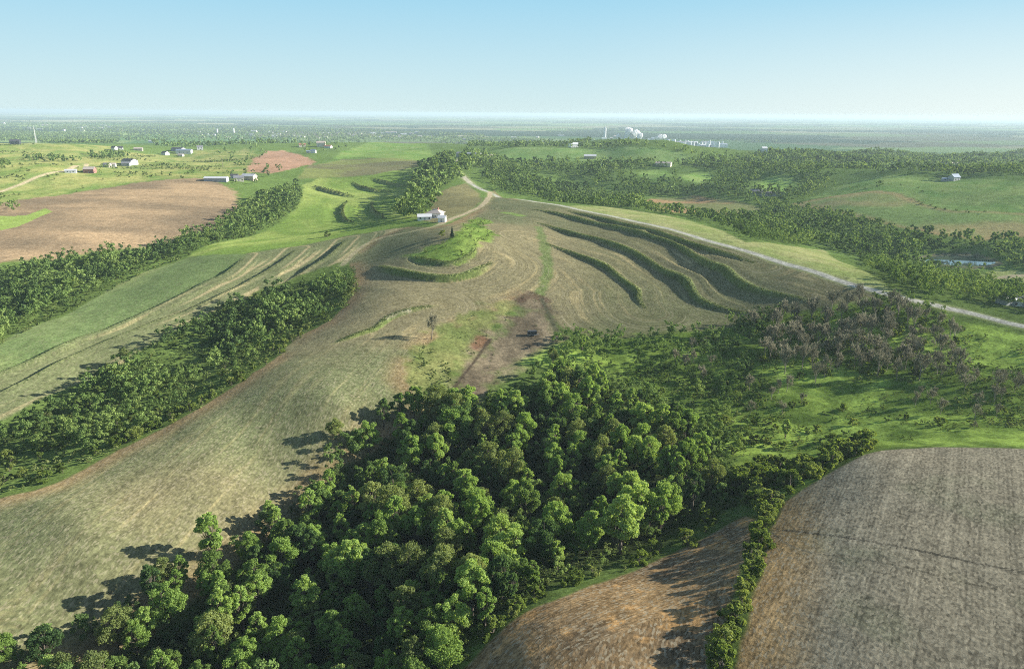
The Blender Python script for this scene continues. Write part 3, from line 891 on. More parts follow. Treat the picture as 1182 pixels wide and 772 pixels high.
ZP = {k: path(v) for k, v in {
 'bigwood': "-170,930 -120,790 -30,762 45,740 120,715 190,678 246,636 310,610 362,565 395,515 425,478 500,470 560,475 600,462 650,442 720,452 780,482 830,520 852,556 832,588 790,616 740,640 690,657 640,674 598,696 566,722 535,757 505,795 470,860 400,930",
 'midrow': "632,400 650,388 700,391 760,389 830,381 870,372 890,385 870,408 800,418 740,424 690,418 650,424",
 'midlow': "600,440 650,424 690,420 740,424 800,420 860,420 890,450 880,480 850,530 830,518 780,480 720,450 650,440",
 'deadwood': "868,378 900,366 960,357 1010,352 1060,366 1100,388 1112,412 1105,440 1060,452 1000,432 940,444 900,434 870,412",
 'valleyall': "760,400 900,368 1010,350 1080,372 1182,395 1260,400 1260,512 1182,510 1080,509 1000,514 940,520 890,520 850,535 800,478 740,440",
 'corner': "848,562 862,545 885,532 920,540 960,524 1002,508 1012,519 985,529 940,553 905,576 888,588 868,592",
 'gully': "-70,590 0,566 50,549 130,514 200,480 265,443 305,414 340,384 380,363 402,341 409,312 395,318 360,323 300,337 255,356 215,382 175,402 150,424 110,444 60,474 0,505 -70,528",
 'leftwood': "-70,430 0,394 40,372 75,360 104,343 135,325 166,311 197,301 228,290 250,281 285,274 318,260 343,240 350,226 344,214 322,218 300,228 275,243 240,266 215,278 190,288 150,296 60,303 30,306 0,316 -70,330",
 'grove': "462,254 472,234 478,214 490,198 505,188 530,184 548,190 538,206 522,214 506,222 500,236 492,250 480,256",
 'beyond': "556,206 575,222 620,230 700,240 750,247 790,250 835,263 868,279 900,284 945,285 985,296 1012,314 1022,338 1080,349 1130,349 1182,362 1260,372 1260,279 1182,277 1130,281 1084,275 1035,266 992,255 951,246 914,240 885,228 850,234 800,226 735,234 690,222 640,212 600,202 570,196",
 'hills': "536,172 556,196 590,202 640,212 690,222 735,233 760,228 800,224 860,232 885,226 912,237 932,228 960,216 1000,205 1050,202 1120,205 1260,210 1260,183 1100,183 950,179 880,181 810,185 770,187 700,189 640,187 590,188 565,182",
 'ridge': "545,160 620,162 690,164 760,171 810,179 880,178 980,178 1100,180 1260,178 1260,186 1100,188 950,186 860,188 800,184 760,174 690,172 620,171 560,175 540,176",
 'leftband': "-80,151 0,152 70,153 140,156 132,166 70,166 40,163 -80,163",
 'town': "-80,142 0,142 140,142 300,146 480,152 560,156 560,168 500,164 430,163 300,168 200,170 150,164 130,156 60,151 -80,151",
}.items()}

ITEMS = []      # x, y, h, zone, kind ('tree', 'shrub', 'bare')
def put(x, y, h, zone, kind):
    for a, b, c in zip(x, y, h): ITEMS.append((float(a), float(b), float(c), zone, kind))
rz = np.random.default_rng(21)
ALLF = list(FIELDS)
x, y = scatter(ZP['bigwood'], 5.5, rz, .5)
sdw = poly_sd(x, y, ZP['bigwood'], 30)
h = (6.0 + 10.0 * rz.uniform(0, 1, len(x)) ** .9) * (.66 + .34 * sstep(0, 9, sdw)) * (.8 + .4 * fbm(x / 25, y / 25, 8, 2))
kp = off_fields(x, y, ('stubM', 'stubR'), 2.0) & (rz.uniform(size=len(x)) > .10)
put(x[kp], y[kp], h[kp], 'bigwood', 'tree')
x, y = scatter(ZP['midrow'], 7.0, rz); kp = (rz.uniform(size=len(x)) > .2)
put(x[kp], y[kp], rz.uniform(5, 10, kp.sum()), 'midrow', 'tree')
x, y = scatter(ZP['midlow'], 7.4, rz); kp = fbm(x / 20, y / 20, 54, 2) + rz.normal(size=len(x)) * .05 > .42
put(x[kp], y[kp], rz.uniform(5, 9.5, kp.sum()) * rz.uniform(.7, 1.15, kp.sum()), 'midlow', 'tree')
x, y = scatter(ZP['midlow'], 5.0, rz); put(x, y, rz.uniform(1.0, 2.8, len(x)), 'midlow', 'shrub')
x, y = scatter(ZP['deadwood'], 7.2, rz); kp = rz.uniform(size=len(x)) > .12
put(x[kp], y[kp], rz.uniform(7.5, 13, kp.sum()), 'deadwood', 'bare')
for s_, n_ in (("776,404 830,400 836,440 800,448 776,430", 9), ("862,440 930,452 925,492 880,492 858,470", 9), ("1100,436 1190,440 1190,472 1110,470", 11), ("1120,480 1190,478 1190,492 1130,492", 3), ("1040,462 1110,452 1100,480 1050,478", 5)):
    p_ = path(s_); ar_ = .5 * abs(np.sum(p_[:, 0] * np.roll(p_[:, 1], -1) - p_[:, 1] * np.roll(p_[:, 0], -1)))
    x, y = scatter(p_, math.sqrt(ar_ / n_), rz); put(x, y, rz.uniform(5, 9.5, len(x)), 'deadwood', 'bare')
x, y = scatter(FP['rough'], 3.0, rz); kp = fbm(x / 9, y / 9, 53, 3) + rz.normal(size=len(x)) * .06 > .5
put(x[kp], y[kp], rz.uniform(.4, 1.3, kp.sum()), 'valley', 'weed')
x, y = scatter(path("486,400 520,420 522,446 500,460 484,440"), 4.5, rz); put(x, y, rz.uniform(1, 2.6, len(x)), 'knoll', 'weed')
x, y = scatter(FP['dirt'], 7, rz); kp = rz.uniform(size=len(x)) > .7; put(x[kp], y[kp], rz.uniform(.4, 1.2, kp.sum()), 'valley', 'weed')
x, y = scatter(FP['knoll'], 4.5, rz); kp = rz.uniform(size=len(x)) > .55
put(x[kp], y[kp], rz.uniform(.6, 2.4, kp.sum()), 'knoll', 'shrub')
for s_, sp_, h0, h1 in (("985,346 1012,348 1045,346 1092,362 1090,380 1040,374 990,362", 5.5, 4, 8), ("835,375 870,368 905,366 900,392 850,398", 9, 6, 11)):
    x, y = scatter(path(s_), sp_, rz); put(x, y, rz.uniform(h0, h1, len(x)), 'roadslope', 'tree')
x, y = scatter(ZP['valleyall'], 2.6, rz); kp = (fbm(x / 16, y / 16, 4, 3) + rz.normal(size=len(x)) * .08 > .55)
put(x[kp], y[kp], rz.uniform(.5, 1.5, kp.sum()), 'valley', 'weed')
x, y = scatter(path("-80,236 0,230 60,222 110,214 160,207 230,201 300,198 300,176 232,174 180,181 135,176 60,170 -80,166"), 9, rz); kp = (fbm(x / 60, y / 60, 61, 3) + rz.normal(size=len(x)) * .06 > .60)
put(x[kp], y[kp], rz.uniform(1.2, 4.5, kp.sum()), 'lefthill', 'shrub')
x, y = scatter(ZP['deadwood'], 6.0, rz); kp = rz.uniform(size=len(x)) > .35
put(x[kp], y[kp], rz.uniform(2, 5, kp.sum()), 'deadwood', 'shrub')
x, y = scatter(ZP['valleyall'], 4.2, rz); kp = (fbm(x / 16, y / 16, 4, 3) + rz.normal(size=len(x)) * .05 > .535)
put(x[kp], y[kp], rz.uniform(.9, 3.4, kp.sum()), 'valley', 'shrub')
x, y = scatter(ZP['corner'], 4.0, rz); put(x, y, rz.uniform(3.2, 6.5, len(x)), 'corner', 'shrub')
x, y = scatter(ZP['gully'], 6.0, rz); g_ = fbm(x / 30, y / 30, 14, 3); kp = g_ + rz.normal(size=len(x)) * .04 > .37
kp &= ~inside(x, y, path('165,420 190,404 215,393 250,394 245,416 205,438 165,446'))
sdw = poly_sd(x, y, ZP['gully'], 30)
put(x[kp], y[kp], (rz.uniform(4.5, 12, len(x)) * (.6 + .4 * sstep(0, 8, sdw)) * (.45 + 1.1 * fbm(x / 16, y / 16, 49, 2)))[kp], 'gully', 'tree')
x, y = scatter(ZP['gully'], 3.4, rz); kp = rz.uniform(size=len(x)) > .25
put(x[kp], y[kp], rz.uniform(1.2, 3.4, kp.sum()), 'gully', 'shrub')
x, y = scatter(ZP['leftwood'], 7.4, rz); sdw = poly_sd(x, y, ZP['leftwood'], 30)
kp = rz.uniform(size=len(x)) > .08
put(x[kp], y[kp], (rz.uniform(6, 14, len(x)) * (.55 + .45 * sstep(0, 8, sdw)) * (.55 + .9 * fbm(x / 22, y / 22, 50, 2)))[kp], 'leftwood', 'tree')
x, y = scatter(ZP['grove'], 8.5, rz); put(x, y, rz.uniform(12, 21, len(x)), 'grove', 'tree')
x, y = scatter(ZP['beyond'], 7.2, rz); kp = off_fields(x, y, ('verge', 'main', 'pasture', 'olive', 'bank'), 4) & off_roads(x, y, 5) & (poly_sd(x, y, POND, 30) < -5) & (fbm(x / 60, y / 60, 44, 3) > .22)
put(x[kp], y[kp], (rz.uniform(5, 12, kp.sum()) * (.6 + .8 * fbm(x[kp] / 40, y[kp] / 40, 48, 2))), 'beyond', 'tree')
_front = path("1062,302 1145,306 1140,326 1070,322")
_it = [i for i in ITEMS if not (i[3] == 'beyond' and inside(np.array([i[0]]), np.array([i[1]]), _front)[0] and rz.uniform() < .6)]
ITEMS[:] = _it
x, y = scatter(ZP['hills'], 9.5, rz); kp = off_fields(x, y, ('hill1', 'hill2', 'hill3', 'hill4', 'pasture', 'pasture2', 'olive'), 4) & (fbm(x / 130, y / 130, 45, 3) + rz.normal(size=len(x)) * .05 > .375)
put(x[kp], y[kp], rz.uniform(8, 14, kp.sum()), 'hills', 'tree')
x, y = scatter(ZP['ridge'], 15, rz); kp = (fbm(x / 260, y / 260, 46, 2) > .3) & off_fields(x, y, ('hill1',), 2); put(x[kp], y[kp], rz.uniform(8, 13, kp.sum()), 'far', 'tree')
x, y = scatter(ZP['leftband'], 20, rz); put(x, y, rz.uniform(8, 13, len(x)), 'far', 'tree')
x, y = scatter(ZP['town'], 42, rz); kp = fbm(x / 700, y / 700, 47, 3) + rz.normal(size=len(x)) * .05 > .42; put(x[kp], y[kp], rz.uniform(9, 16, kp.sum()), 'far', 'tree')
# belts of trees on the plain
for k in range(46):
    yy = rz.uniform(4200, 13000); th = rz.uniform(-.85, .85); L = rz.uniform(400, 2200); n_ = int(L / 26)
    a = rz.choice([.05, -.1, .24]); s = np.linspace(-L / 2, L / 2, n_)
    put(th * yy + s * math.cos(a) + rz.normal(size=n_) * 8, yy + s * math.sin(a) + rz.normal(size=n_) * 14, rz.uniform(10, 17, n_), 'far', 'tree')
def line(s, space, h0, h1, zone, kind, wob=.6):
    p = smooth_path(path(s), 2)
    seg = np.linalg.norm(np.diff(p, axis=0), axis=1); cum = np.concatenate([[0], np.cumsum(seg)])
    t = np.arange(space / 2, cum[-1], space)
    x = np.interp(t, cum, p[:, 0]) + rz.normal(size=len(t)) * wob; y = np.interp(t, cum, p[:, 1]) + rz.normal(size=len(t)) * wob
    put(x, y, rz.uniform(h0, h1, len(t)), zone, kind)
line("886,590 874,625 866,660 852,700 838,738 822,790", 2.4, 3.0, 4.8, 'hedge', 'shrub', .7)
line("535,765 566,728 598,702 640,680 690,662 740,645 790,622 832,594 852,572", 2.9, 1.5, 4.4, 'woodedge', 'shrub', 1.5)
line("-40,578 0,568 60,551 130,516 200,484 265,447 308,416 343,386 384,365 404,343 412,318", 1.9, 1.4, 4.2, 'gullyedge', 'shrub', 2.0)
line("0,398 44,374 104,347 166,313 220,295", 5, 1.5, 4, 'leftwoodedge', 'shrub', 1)
for s in ("363,215 384,222.5 410,227.5", "409,212.5 425,219 448,222"): line(s, 3.2, 1.6, 3.0, 'hillhedge', 'shrub', .5)
line("400,233 395,240 396,252 406,257", 4, 1.5, 3, 'hillhedge', 'shrub', .5)
line("429,234 430,243 443,252", 4, 1.2, 2.5, 'hillhedge', 'shrub', .5)
line("917,233 945,226 975,220 1005,219", 7, 3, 6, 'pasturehedge', 'tree', 2)
line("1050,229 1064,234 1080,241 1110,245 1140,248", 12, 2, 4.5, 'pasturehedge', 'shrub', 2)
line("1010,218 1020,212", 6, 5, 8, 'pasturehedge', 'tree', 2)
line("1035,213 1060,219 1100,224", 20, 2, 4, 'pasturehedge', 'shrub', 6)
# clumps on the far left hills, and odd trees that stand alone (photo point, height)
for s in ("28,183 60,181 98,186 60,188 30,188", "-60,188 12,188 10,196 -60,196", "-60,236 20,236 26,244 0,246 -60,248", "100,178 140,176 150,182 110,184"):
    x, y = scatter(path(s), 11, rz); put(x, y, rz.uniform(5, 10, len(x)), 'lefthill', 'tree')
for s, n_, h0, h1 in (("240,175 300,170 340,178 290,182 300,190 285,205 262,205 245,190", 26, 5, 10), ("296,196 316,193 330,196 322,204 300,206", 9, 7, 11), ("262,200 300,202 305,214 262,214", 10, 4, 9),
                     ("340,168 400,165 402,174 350,176", 16, 7, 11), ("205,198 225,196 230,204 208,206", 7, 4, 8), ("100,196 125,192 140,200 108,204", 8, 5, 8), ("160,150 240,152 300,158 230,164 170,160", 60, 8, 12)):
    p_ = path(s); x, y = scatter(p_, math.sqrt(max(20, .5 * abs(np.sum(p_[:, 0] * np.roll(p_[:, 1], -1) - p_[:, 1] * np.roll(p_[:, 0], -1))) / n_)), rz)
    put(x, y, rz.uniform(h0, h1, len(x)), 'lefthill', 'tree')
for px, py, hh in ((62, 208, 3), (30, 205, 4), (120, 208, 3), (150, 206, 3), (170, 205, 3), (210, 206, 5), (15, 203, 4), (45, 206, 3), (95, 218, 4), (88, 222, 3), (190, 190, 3), (130, 195, 3)):
    gx, gy = ground(px, py); put([gx], [gy], [hh], 'lefthill', 'shrub')
SPECIAL = []    # named one by one: photo point of the foot, height, kind, label
for px, py, hh, kd, lab in (
 (378, 273, 4.5, 'shrub', 'round green bush where the green field meets the striped field'),
 (498, 393, 14, 'bare', 'lone leafless tree casting a long thin shadow across the terraced field'),
 (533, 297, 2.2, 'shrub', 'small dark bush on the lower green knoll below the white house'),
 (716, 638, 18, 'tree', 'tall broad pale green tree rising above the wood near the straw field'),
 (145, 422, 8.5, 'tree', 'grey green tree with a long shadow at the open edge of the striped field'),
 (126, 432, 5.0, 'tree', 'smaller yellowish tree beside the grey green tree on the striped field'),
 (906, 507, 8.0, 'tree', 'slim tree with a bare stem standing in the sunny green meadow'),
 (1002, 520, 4.0, 'shrub', 'dense green bush at the tip of the stubble field corner'),
 (1124, 500, 4.0, 'bare', 'isolated brown leafless thicket bush on the bright meadow above the stubble field'),
 (638, 420, 8, 'tree', 'leafy tree at the bottom edge of the bare dirt patch'),
 (672, 405, 8, 'tree', 'thin open crowned tree at the foot of the terraced slope'),
 (522, 281, 7, 'conifer', 'dark conical evergreen on the green knoll below the white house'),
 (512, 277, 4, 'shrub', 'low spreading bush left of the evergreen on the green knoll'),
 (56, 488, 5.5, 'tree', 'silvery pale tree at the bottom corner of the striped field'),
 (1134, 338, 8, 'tree', 'tree standing at the road bend beyond the bright meadow'),
 (490, 505, 10, 'tree', 'tree on the upper tip of the big wood beside the bare dirt'),
 (388, 510, 9, 'tree', 'tree leaning out over the terraced field at the wood edge'),
 (246, 648, 16, 'tree', 'tall tree at the wood edge throwing the longest shadow on the terraced field'),
 (330, 530, 0, 'x', ''),
):
    if kd == 'x': continue
    gx, gy = ground(px, py); SPECIAL.append((gx, gy, hh, kd, lab))
sx = np.array([s[0] for s in SPECIAL]); sy = np.array([s[1] for s in SPECIAL]); sh_ = np.array([s[2] for s in SPECIAL])
IT = np.array([(a, b, c) for a, b, c, _, _ in ITEMS]); IZ = np.array([i[3] for i in ITEMS]); IK = np.array([i[4] for i in ITEMS])
dd = np.hypot(IT[:, 0][:, None] - sx[None], IT[:, 1][:, None] - sy[None])
ok = (dd > 2.0 + .22 * sh_[None]).all(1) & off_roads(IT[:, 0], IT[:, 1], 1.5)
HOUSE_SPOTS = []
IT, IZ, IK = IT[ok], IZ[ok], IK[ok]
IZZ = zfull(IT[:, 0], IT[:, 1])
PXY = project(IT[:, 0], IT[:, 1], IZZ + IT[:, 2] * .6)
DIST = np.sqrt(IT[:, 0] ** 2 + IT[:, 1] ** 2 + (HCAM - IZZ) ** 2)
INF = (PXY[0] > -6) & (PXY[0] < W + 6) & (PXY[1] > 100) & (PXY[1] < HH + 14)
SIZE = IT[:, 2] / DIST * INF
print('plants', {k: int((IK == k).sum()) for k in ('tree', 'shrub', 'bare')}, round(time.time() - T0, 1))

def individuals(kind, most):
    i = np.where((IK == kind) & INF)[0]
    return i[np.argsort(-SIZE[i])][:most]
IND = {'tree': individuals('tree', 290), 'shrub': individuals('shrub', 285), 'bare': individuals('bare', 190)}

# labels: each stand is described, its outstanding members one by one
STAND = {
 'bigwood': ('green tree in the thick of the big wood', 'the big wood between the terraced and straw fields'),
 'midrow': ('green tree in the row along the foot of the terraced slope', 'the row along the foot of the terraced slope'),
 'midlow': ('green tree scattered between the big wood and the terraced slope', 'the gap between the big wood and the terraced slope'),
 'gully': ('green tree in the wooded gully left of the terraced field', 'the wooded gully left of the terraced field'),
 'leftwood': ('dark green tree in the strip wood below the bare field', 'the strip wood below the bare ploughed field'),
 'grove': ('dark tree in the grove behind the white house', 'the grove behind the white house'),
 'beyond': ('green tree in the woods beyond the ridge road', 'the woods beyond the ridge road'),
 'hills': ('green tree on the wooded hills far beyond the road', 'the wooded hills far beyond the road'),
 'pasturehedge': ('green tree in the hedge above the dry pasture', 'the hedge above the dry pasture'),
 'lefthill': ('green tree on the grassy hillside beyond the bare field', 'the grassy hillside beyond the bare field'),
 'hedge': ('round bush in the hedge between stubble and straw fields', 'the hedge between the stubble and straw fields'),
 'woodedge': ('low bush along the big wood edge above the straw field', 'the bush line above the straw field'),
 'corner': ('green bush in the thicket at the stubble field corner', 'the thicket at the stubble field corner'),
 'valley': ('low bush scattered over the bright green meadow', 'the bright green meadow'),
 'deadwood': ('bush under the leafless trees beside the meadow', 'the leafless stand beside the meadow'),
 'gullyedge': ('low bush on the gully edge along the terraced field', 'the gully edge along the terraced field'),
 'leftwoodedge': ('low bush along the edge of the strip wood', 'the lower edge of the strip wood'),
 'hillhedge': ('dark bush in the terrace hedges on the bright green field', 'the terrace hedges on the bright green field'),
 'roadslope': ('green tree between the leafless stand and the ridge road', 'the slope between the leafless stand and the road'),
 'knoll': ('low green bush on the grassy knoll below the white house', 'the grassy knoll below the white house'),
 'far': ('tree on the far plain', 'the far plain'),
}
ORD = ['first', 'second', 'third', 'fourth', 'fifth', 'sixth', 'seventh', 'eighth', 'ninth', 'tenth', 'eleventh', 'twelfth', 'thirteenth', 'fourteenth', 'fifteenth', 'sixteenth', 'seventeenth', 'eighteenth', 'nineteenth', 'twentieth',
       'twenty-first', 'twenty-second', 'twenty-third', 'twenty-fourth', 'twenty-fifth', 'twenty-sixth', 'twenty-seventh', 'twenty-eighth', 'twenty-ninth', 'thirtieth']
def labels(idx, word):
    """one label for every plant of idx"""
    out = {}
    for zone in sorted(set(IZ[idx])):
        j = idx[IZ[idx] == zone]
        base, where = STAND[zone] if word != 'leafless tree' else ('brown leafless tree in the dead stand beside the bright meadow', 'the dead stand beside the bright meadow')
        if word == 'bush' and ' tree ' in base: base = 'low green bush ' + base.split(' tree ', 1)[1]
        for i in j: out[i] = (base, base if len(j) > 1 else None)
        if len(j) < 2:
            continue
        free = set(j.tolist())
        if zone in ('hedge', 'woodedge'):
            o_ = j[np.argsort(-IT[j, 1])] if zone == 'hedge' else j[np.argsort(-IT[j, 0])]
            for k, i in enumerate(o_[:30]):
                out[i] = ((f'{ORD[k]} bush from the far end of the hedge between stubble and straw fields' if zone == 'hedge' else
                           f'{ORD[k]} low bush from the hedge corner along the wood edge above the straw field'), base)
            continue
        marks = [('tallest ' + word + ' of ', np.argmax(IT[j, 2])), (word + ' nearest the camera in ', np.argmin(DIST[j])), (word + ' farthest away in ', np.argmax(DIST[j])),
                 ('leftmost ' + word + ' of ', np.argmin(PXY[0][j])), ('rightmost ' + word + ' of ', np.argmax(PXY[0][j])), ('smallest ' + word + ' of ', np.argmin(IT[j, 2]))]
        for t_, k in marks:
            i = int(j[k])
            if i in free:
                out[i] = (t_ + where, base); free.discard(i)
        if zone == 'bigwood':                      # the outer trees, counted along the two field edges
            for edge, name in ((path("535,757 566,722 598,696 640,674 690,657 740,640 790,616 832,588"), 'above the straw field, from the bottom'),
                               (path("60,775 140,745 215,700 262,655 310,610 362,565 402,532 450,512"), 'beside the terraced field, from the bottom')):
                d_, _, ar, _ = seg_dist(IT[j, 0], IT[j, 1], edge)
                e = [(ar[q], int(j[q])) for q in range(len(j)) if d_[q] < 4.2 and int(j[q]) in free]
                for k, (_, i) in enumerate(sorted(e)[:30]):
                    out[i] = (f'{ORD[k]} outer tree of the big wood {name}', base); free.discard(i)
    return out

def place(proto, child_names, name, loc, s, rot, label, cat, group):
    o = empty(name, loc, rot); o.scale = (s[0], s[0], s[1])
    for me, cn in zip(proto, child_names):
        link(cn, me, o)
    tag(o, label, cat, group)
    return o
rp = np.random.default_rng(77)
def build_kind(kind, protos, H0, name, cat, word, parts):
    lab = labels(IND[kind], word)
    for i in IND[kind]:
        v = protos[int(rp.integers(len(protos)))]
        s = IT[i, 2] / H0; wz = s * rp.uniform(.9, 1.25)
        if kind == 'shrub': wz = s * rp.uniform(.95, 1.4)
        l, g = lab[i]
        place(v, parts, name, (IT[i, 0], IT[i, 1], IZZ[i] - .1), (wz, s), rp.uniform(0, 6.28), l, cat, g)
build_kind('tree', TREE_V, 14.0, 'leafy_tree', 'tree', 'green tree', ('crown', 'trunk'))
build_kind('shrub', SHRUB_V, 4.0, 'shrub', 'bush', 'bush', ('foliage', 'stems'))
build_kind('bare', BARE_V, 9.0, 'leafless_tree', 'dead tree', 'leafless tree', ('crown', 'trunk'))
cp, cd, cl = crown_points(rg, 1, .4, 8, 10)
def conifer_mesh(rng):
    n = 1500; z = rng.uniform(0, 1, n) ** .8; a = rng.uniform(0, 6.283, n); r = (1 - z) * 1.6 * (.75 + .25 * np.sin(z * 40)) * np.sqrt(rng.uniform(.4, 1, n))
    p = np.stack([r * np.cos(a), r * np.sin(a), .4 + 6.4 * z], 1); d = np.stack([np.cos(a), np.sin(a), .4 + 0 * a], 1) + rng.normal(size=(n, 3)) * .3
    d /= np.linalg.norm(d, axis=1, keepdims=True); q = leaf_tris(p, d, .4, rng); V = q.reshape(-1, 3)
    return mesh_np('crown', V, np.arange(len(V)).reshape(-1, 4), 4, CONIF, [('leaf', 'FLOAT', 'POINT', np.repeat(rng.uniform(0, 1, n), 4))])
CONIFER = (conifer_mesh(rg), trunk_mesh('trunk', rg, 6, [], .14, BARK))
for gx, gy, hh, kd, lab in SPECIAL:
    gz = float(zfull(np.array([gx]), np.array([gy]))[0]) - .1
    pr, H0, nm, cat, pn = {'tree': (TREE_V[int(rp.integers(12))], 14, 'leafy_tree', 'tree', ('crown', 'trunk')), 'shrub': (SHRUB_V[int(rp.integers(7))], 4, 'shrub', 'bush', ('foliage', 'stems')),
                           'bare': (BARE_V[int(rp.integers(6))], 9, 'leafless_tree', 'dead tree', ('crown', 'trunk')), 'conifer': (CONIFER, 7, 'evergreen_tree', 'tree', ('crown', 'trunk'))}[kd]
    if 'silvery' in lab or 'grey green' in lab: pr = TREE_V[4]
    if 'broad pale' in lab: pr = TREE_V[0]
    place(pr, pn, nm, (gx, gy, gz), (hh / H0 * (1.15 if kd != 'bare' else 1), hh / H0), rp.uniform(0, 6.28), lab, cat, None)
# everything beyond those: the stands as one mass each
used = np.zeros(len(IT), bool)
for v in IND.values(): used[v] = True
r_ = np.random.default_rng(9)
rest = ~used
tint = np.clip(.5 + (fbm(IT[:, 0] / 30, IT[:, 1] / 30, 52, 2) - .5) * 1.3 + r_.normal(size=len(IT)) * .25, 0, 1)
arr = np.stack([IT[:, 0], IT[:, 1], IZZ - .1, IT[:, 2], tint], 1)
merge_plants('woodland', arr[rest & (IK == 'tree')], WOODL, LODS)
SL = [(260, lod_templates(rg, 300, .10, 6, .02)), (520, lod_templates(rg, 90, .17, 6, .02)), (1e9, lod_templates(rg, 30, .3, 6, .02))]
# undergrowth inside the woods
ug = []
for z_, sp_, h0, h1 in (('bigwood', 3.6, 1.0, 3.2), ('leftwood', 4.5, 1, 3), ('corner', 3, .8, 2)):
    x, y = scatter(ZP[z_], sp_, r_); kp = off_fields(x, y, ('stubM', 'stubR', 'main', 'left'), 1.0)
    x, y = x[kp], y[kp]
    ug.append(np.stack([x, y, zfull(x, y) - .1, r_.uniform(h0, h1, len(x)), np.clip(r_.normal(size=len(x)) * .2 + .35, 0, 1)], 1))
merge_plants('undergrowth', np.concatenate([arr[rest & ((IK == 'shrub') | (IK == 'weed'))]] + ug), UNDER, SL, 1.35)
# tall grass on the terrace banks
def bank_grass():
    rng = np.random.default_rng(31); Vs = []; T_ = []
    for n, (p, h) in TP.items():
        seg = np.linalg.norm(np.diff(p, axis=0), axis=1); cum = np.concatenate([[0], np.cumsum(seg)])
        k = int(cum[-1] * (14 if n in 'ABCRDEK' else 3))
        t = rng.uniform(8, cum[-1] - 6, k)
        j = np.clip(np.searchsorted(cum, t) - 1, 0, len(p) - 2)
        dirv_ = (p[j + 1] - p[j]) / (seg[j][:, None] + 1e-9)
        nr = np.stack([dirv_[:, 1], -dirv_[:, 0]], 1)
        q = p[j] + dirv_ * (t - cum[j])[:, None] + nr * rng.uniform(-2.2, .35, k)[:, None]
        z = zfull(q[:, 0], q[:, 1])
        hh = rng.uniform(.1, .32, k); a = rng.uniform(0, 6.28, k); w = rng.uniform(.12, .3, k)
        ex = np.stack([np.cos(a), np.sin(a), 0 * a], 1) * w[:, None]
        b = np.stack([q[:, 0], q[:, 1], z], 1); lean = rng.normal(size=(k, 3)) * .25
        lean[:, 2] = 0
        Vs.append(np.stack([b - ex, b + ex, b + ex * .5 + lean + np.array([0, 0, 1.]) * hh[:, None], b - ex * .5 + lean + np.array([0, 0, 1.]) * hh[:, None]], 1).reshape(-1, 3))
        T_.append(np.repeat(rng.uniform(.35, 1, k), 4))
    V = np.concatenate(Vs); t = np.concatenate(T_)
    o = link('grass', mesh_np('grass', V, np.arange(len(V)).reshape(-1, 4), 4, GRASSM, [('tint', 'FLOAT', 'POINT', t), ('leaf', 'FLOAT', 'POINT', t)])); tag(o, kind='stuff')
GRASSM = leaf_mat('bank_grass', ((.06, .10, .03), (.10, .15, .04), (.17, .19, .08)), .3, True)
bank_grass()
print('vegetation', round(time.time() - T0, 1))

# ------------------------------------------------------------------ buildings
WHITE = plain_mat('white_paint', (.66, .66, .64), .6, 0, .05)
CREAM = plain_mat('cream_siding', (.62, .56, .46), .7, 0, .06)
TAN = plain_mat('tan_siding', (.45, .38, .30), .75, 0, .08)
REDW = plain_mat('red_brick', (.36, .17, .13), .8, 0, .12)
GREYW = plain_mat('grey_siding', (.34, .35, .36), .7, 0, .08)
RWHITE = plain_mat('white_metal_roof', (.64, .64, .63), .5, .1, .05)
RGREY = plain_mat('grey_shingles', (.22, .22, .23), .85, 0, .15)
RDARK = plain_mat('dark_shingles', (.07, .07, .08), .85, 0, .2)
RBLUE = plain_mat('blue_metal_roof', (.25, .31, .38), .45, .1, .06)
RRED = plain_mat('red_shingles', (.36, .15, .10), .8, 0, .12)
RTAN = plain_mat('tan_shingles', (.50, .42, .36), .8, 0, .1)
GLASS = plain_mat('window_glass', (.035, .045, .055), .12, 0, .1)
DOORM = plain_mat('grey_door', (.30, .31, .32), .6, 0, .08)
STEEL = plain_mat('pale_steel', (.60, .63, .65), .45, .3, .08)
RUBBER = plain_mat('rubber', (.025, .025, .025), .9, 0, .1)
DARKP = plain_mat('dark_paint', (.045, .05, .055), .55, 0, .15)

class MB:
    def __init__(s): s.V = []; s.F = []
    def box(s, x0, x1, y0, y1, z0, z1):
        o = len(s.V)
        s.V += [(x0, y0, z0), (x1, y0, z0), (x1, y1, z0), (x0, y1, z0), (x0, y0, z1), (x1, y0, z1), (x1, y1, z1), (x0, y1, z1)]
        s.F += [[o + i for i in q] for q in ((3, 2, 1, 0), (4, 5, 6, 7), (0, 1, 5, 4), (1, 2, 6, 5), (2, 3, 7, 6), (3, 0, 4, 7))]
        return s
    def poly(s, pts):
        o = len(s.V); s.V += list(pts); s.F.append(list(range(o, o + len(pts)))); return s
    def cyl(s, x, y, z0, z1, r0, r1=None, n=14, cap=True):
        r1 = r0 if r1 is None else r1; o = len(s.V)
        for z, r in ((z0, r0), (z1, r1)):
            for i in range(n): s.V.append((x + r * math.cos(6.28318 * i / n), y + r * math.sin(6.28318 * i / n), z))
        for i in range(n): j = (i + 1) % n; s.F.append([o + i, o + j, o + n + j, o + n + i])
        if cap: s.F.append([o + n + i for i in range(n)]); s.F.append([o + n - 1 - i for i in range(n)])
        return s
    def cylx(s, x0, x1, y, z, r, n=14):
        o = len(s.V)
        for x in (x0, x1):
            for i in range(n): s.V.append((x, y + r * math.cos(6.28318 * i / n), z + r * math.sin(6.28318 * i / n)))
        for i in range(n): j = (i + 1) % n; s.F.append([o + j, o + i, o + n + i, o + n + j])
        s.F.append([o + i for i in range(n)]); s.F.append([o + 2 * n - 1 - i for i in range(n)])
        return s
    def build(s, name, mat, parent=None):
        me = bpy.data.meshes.new(name); me.from_pydata([tuple(v) for v in s.V], [], s.F); me.materials.append(mat); me.update()
        return link(name, me, parent)

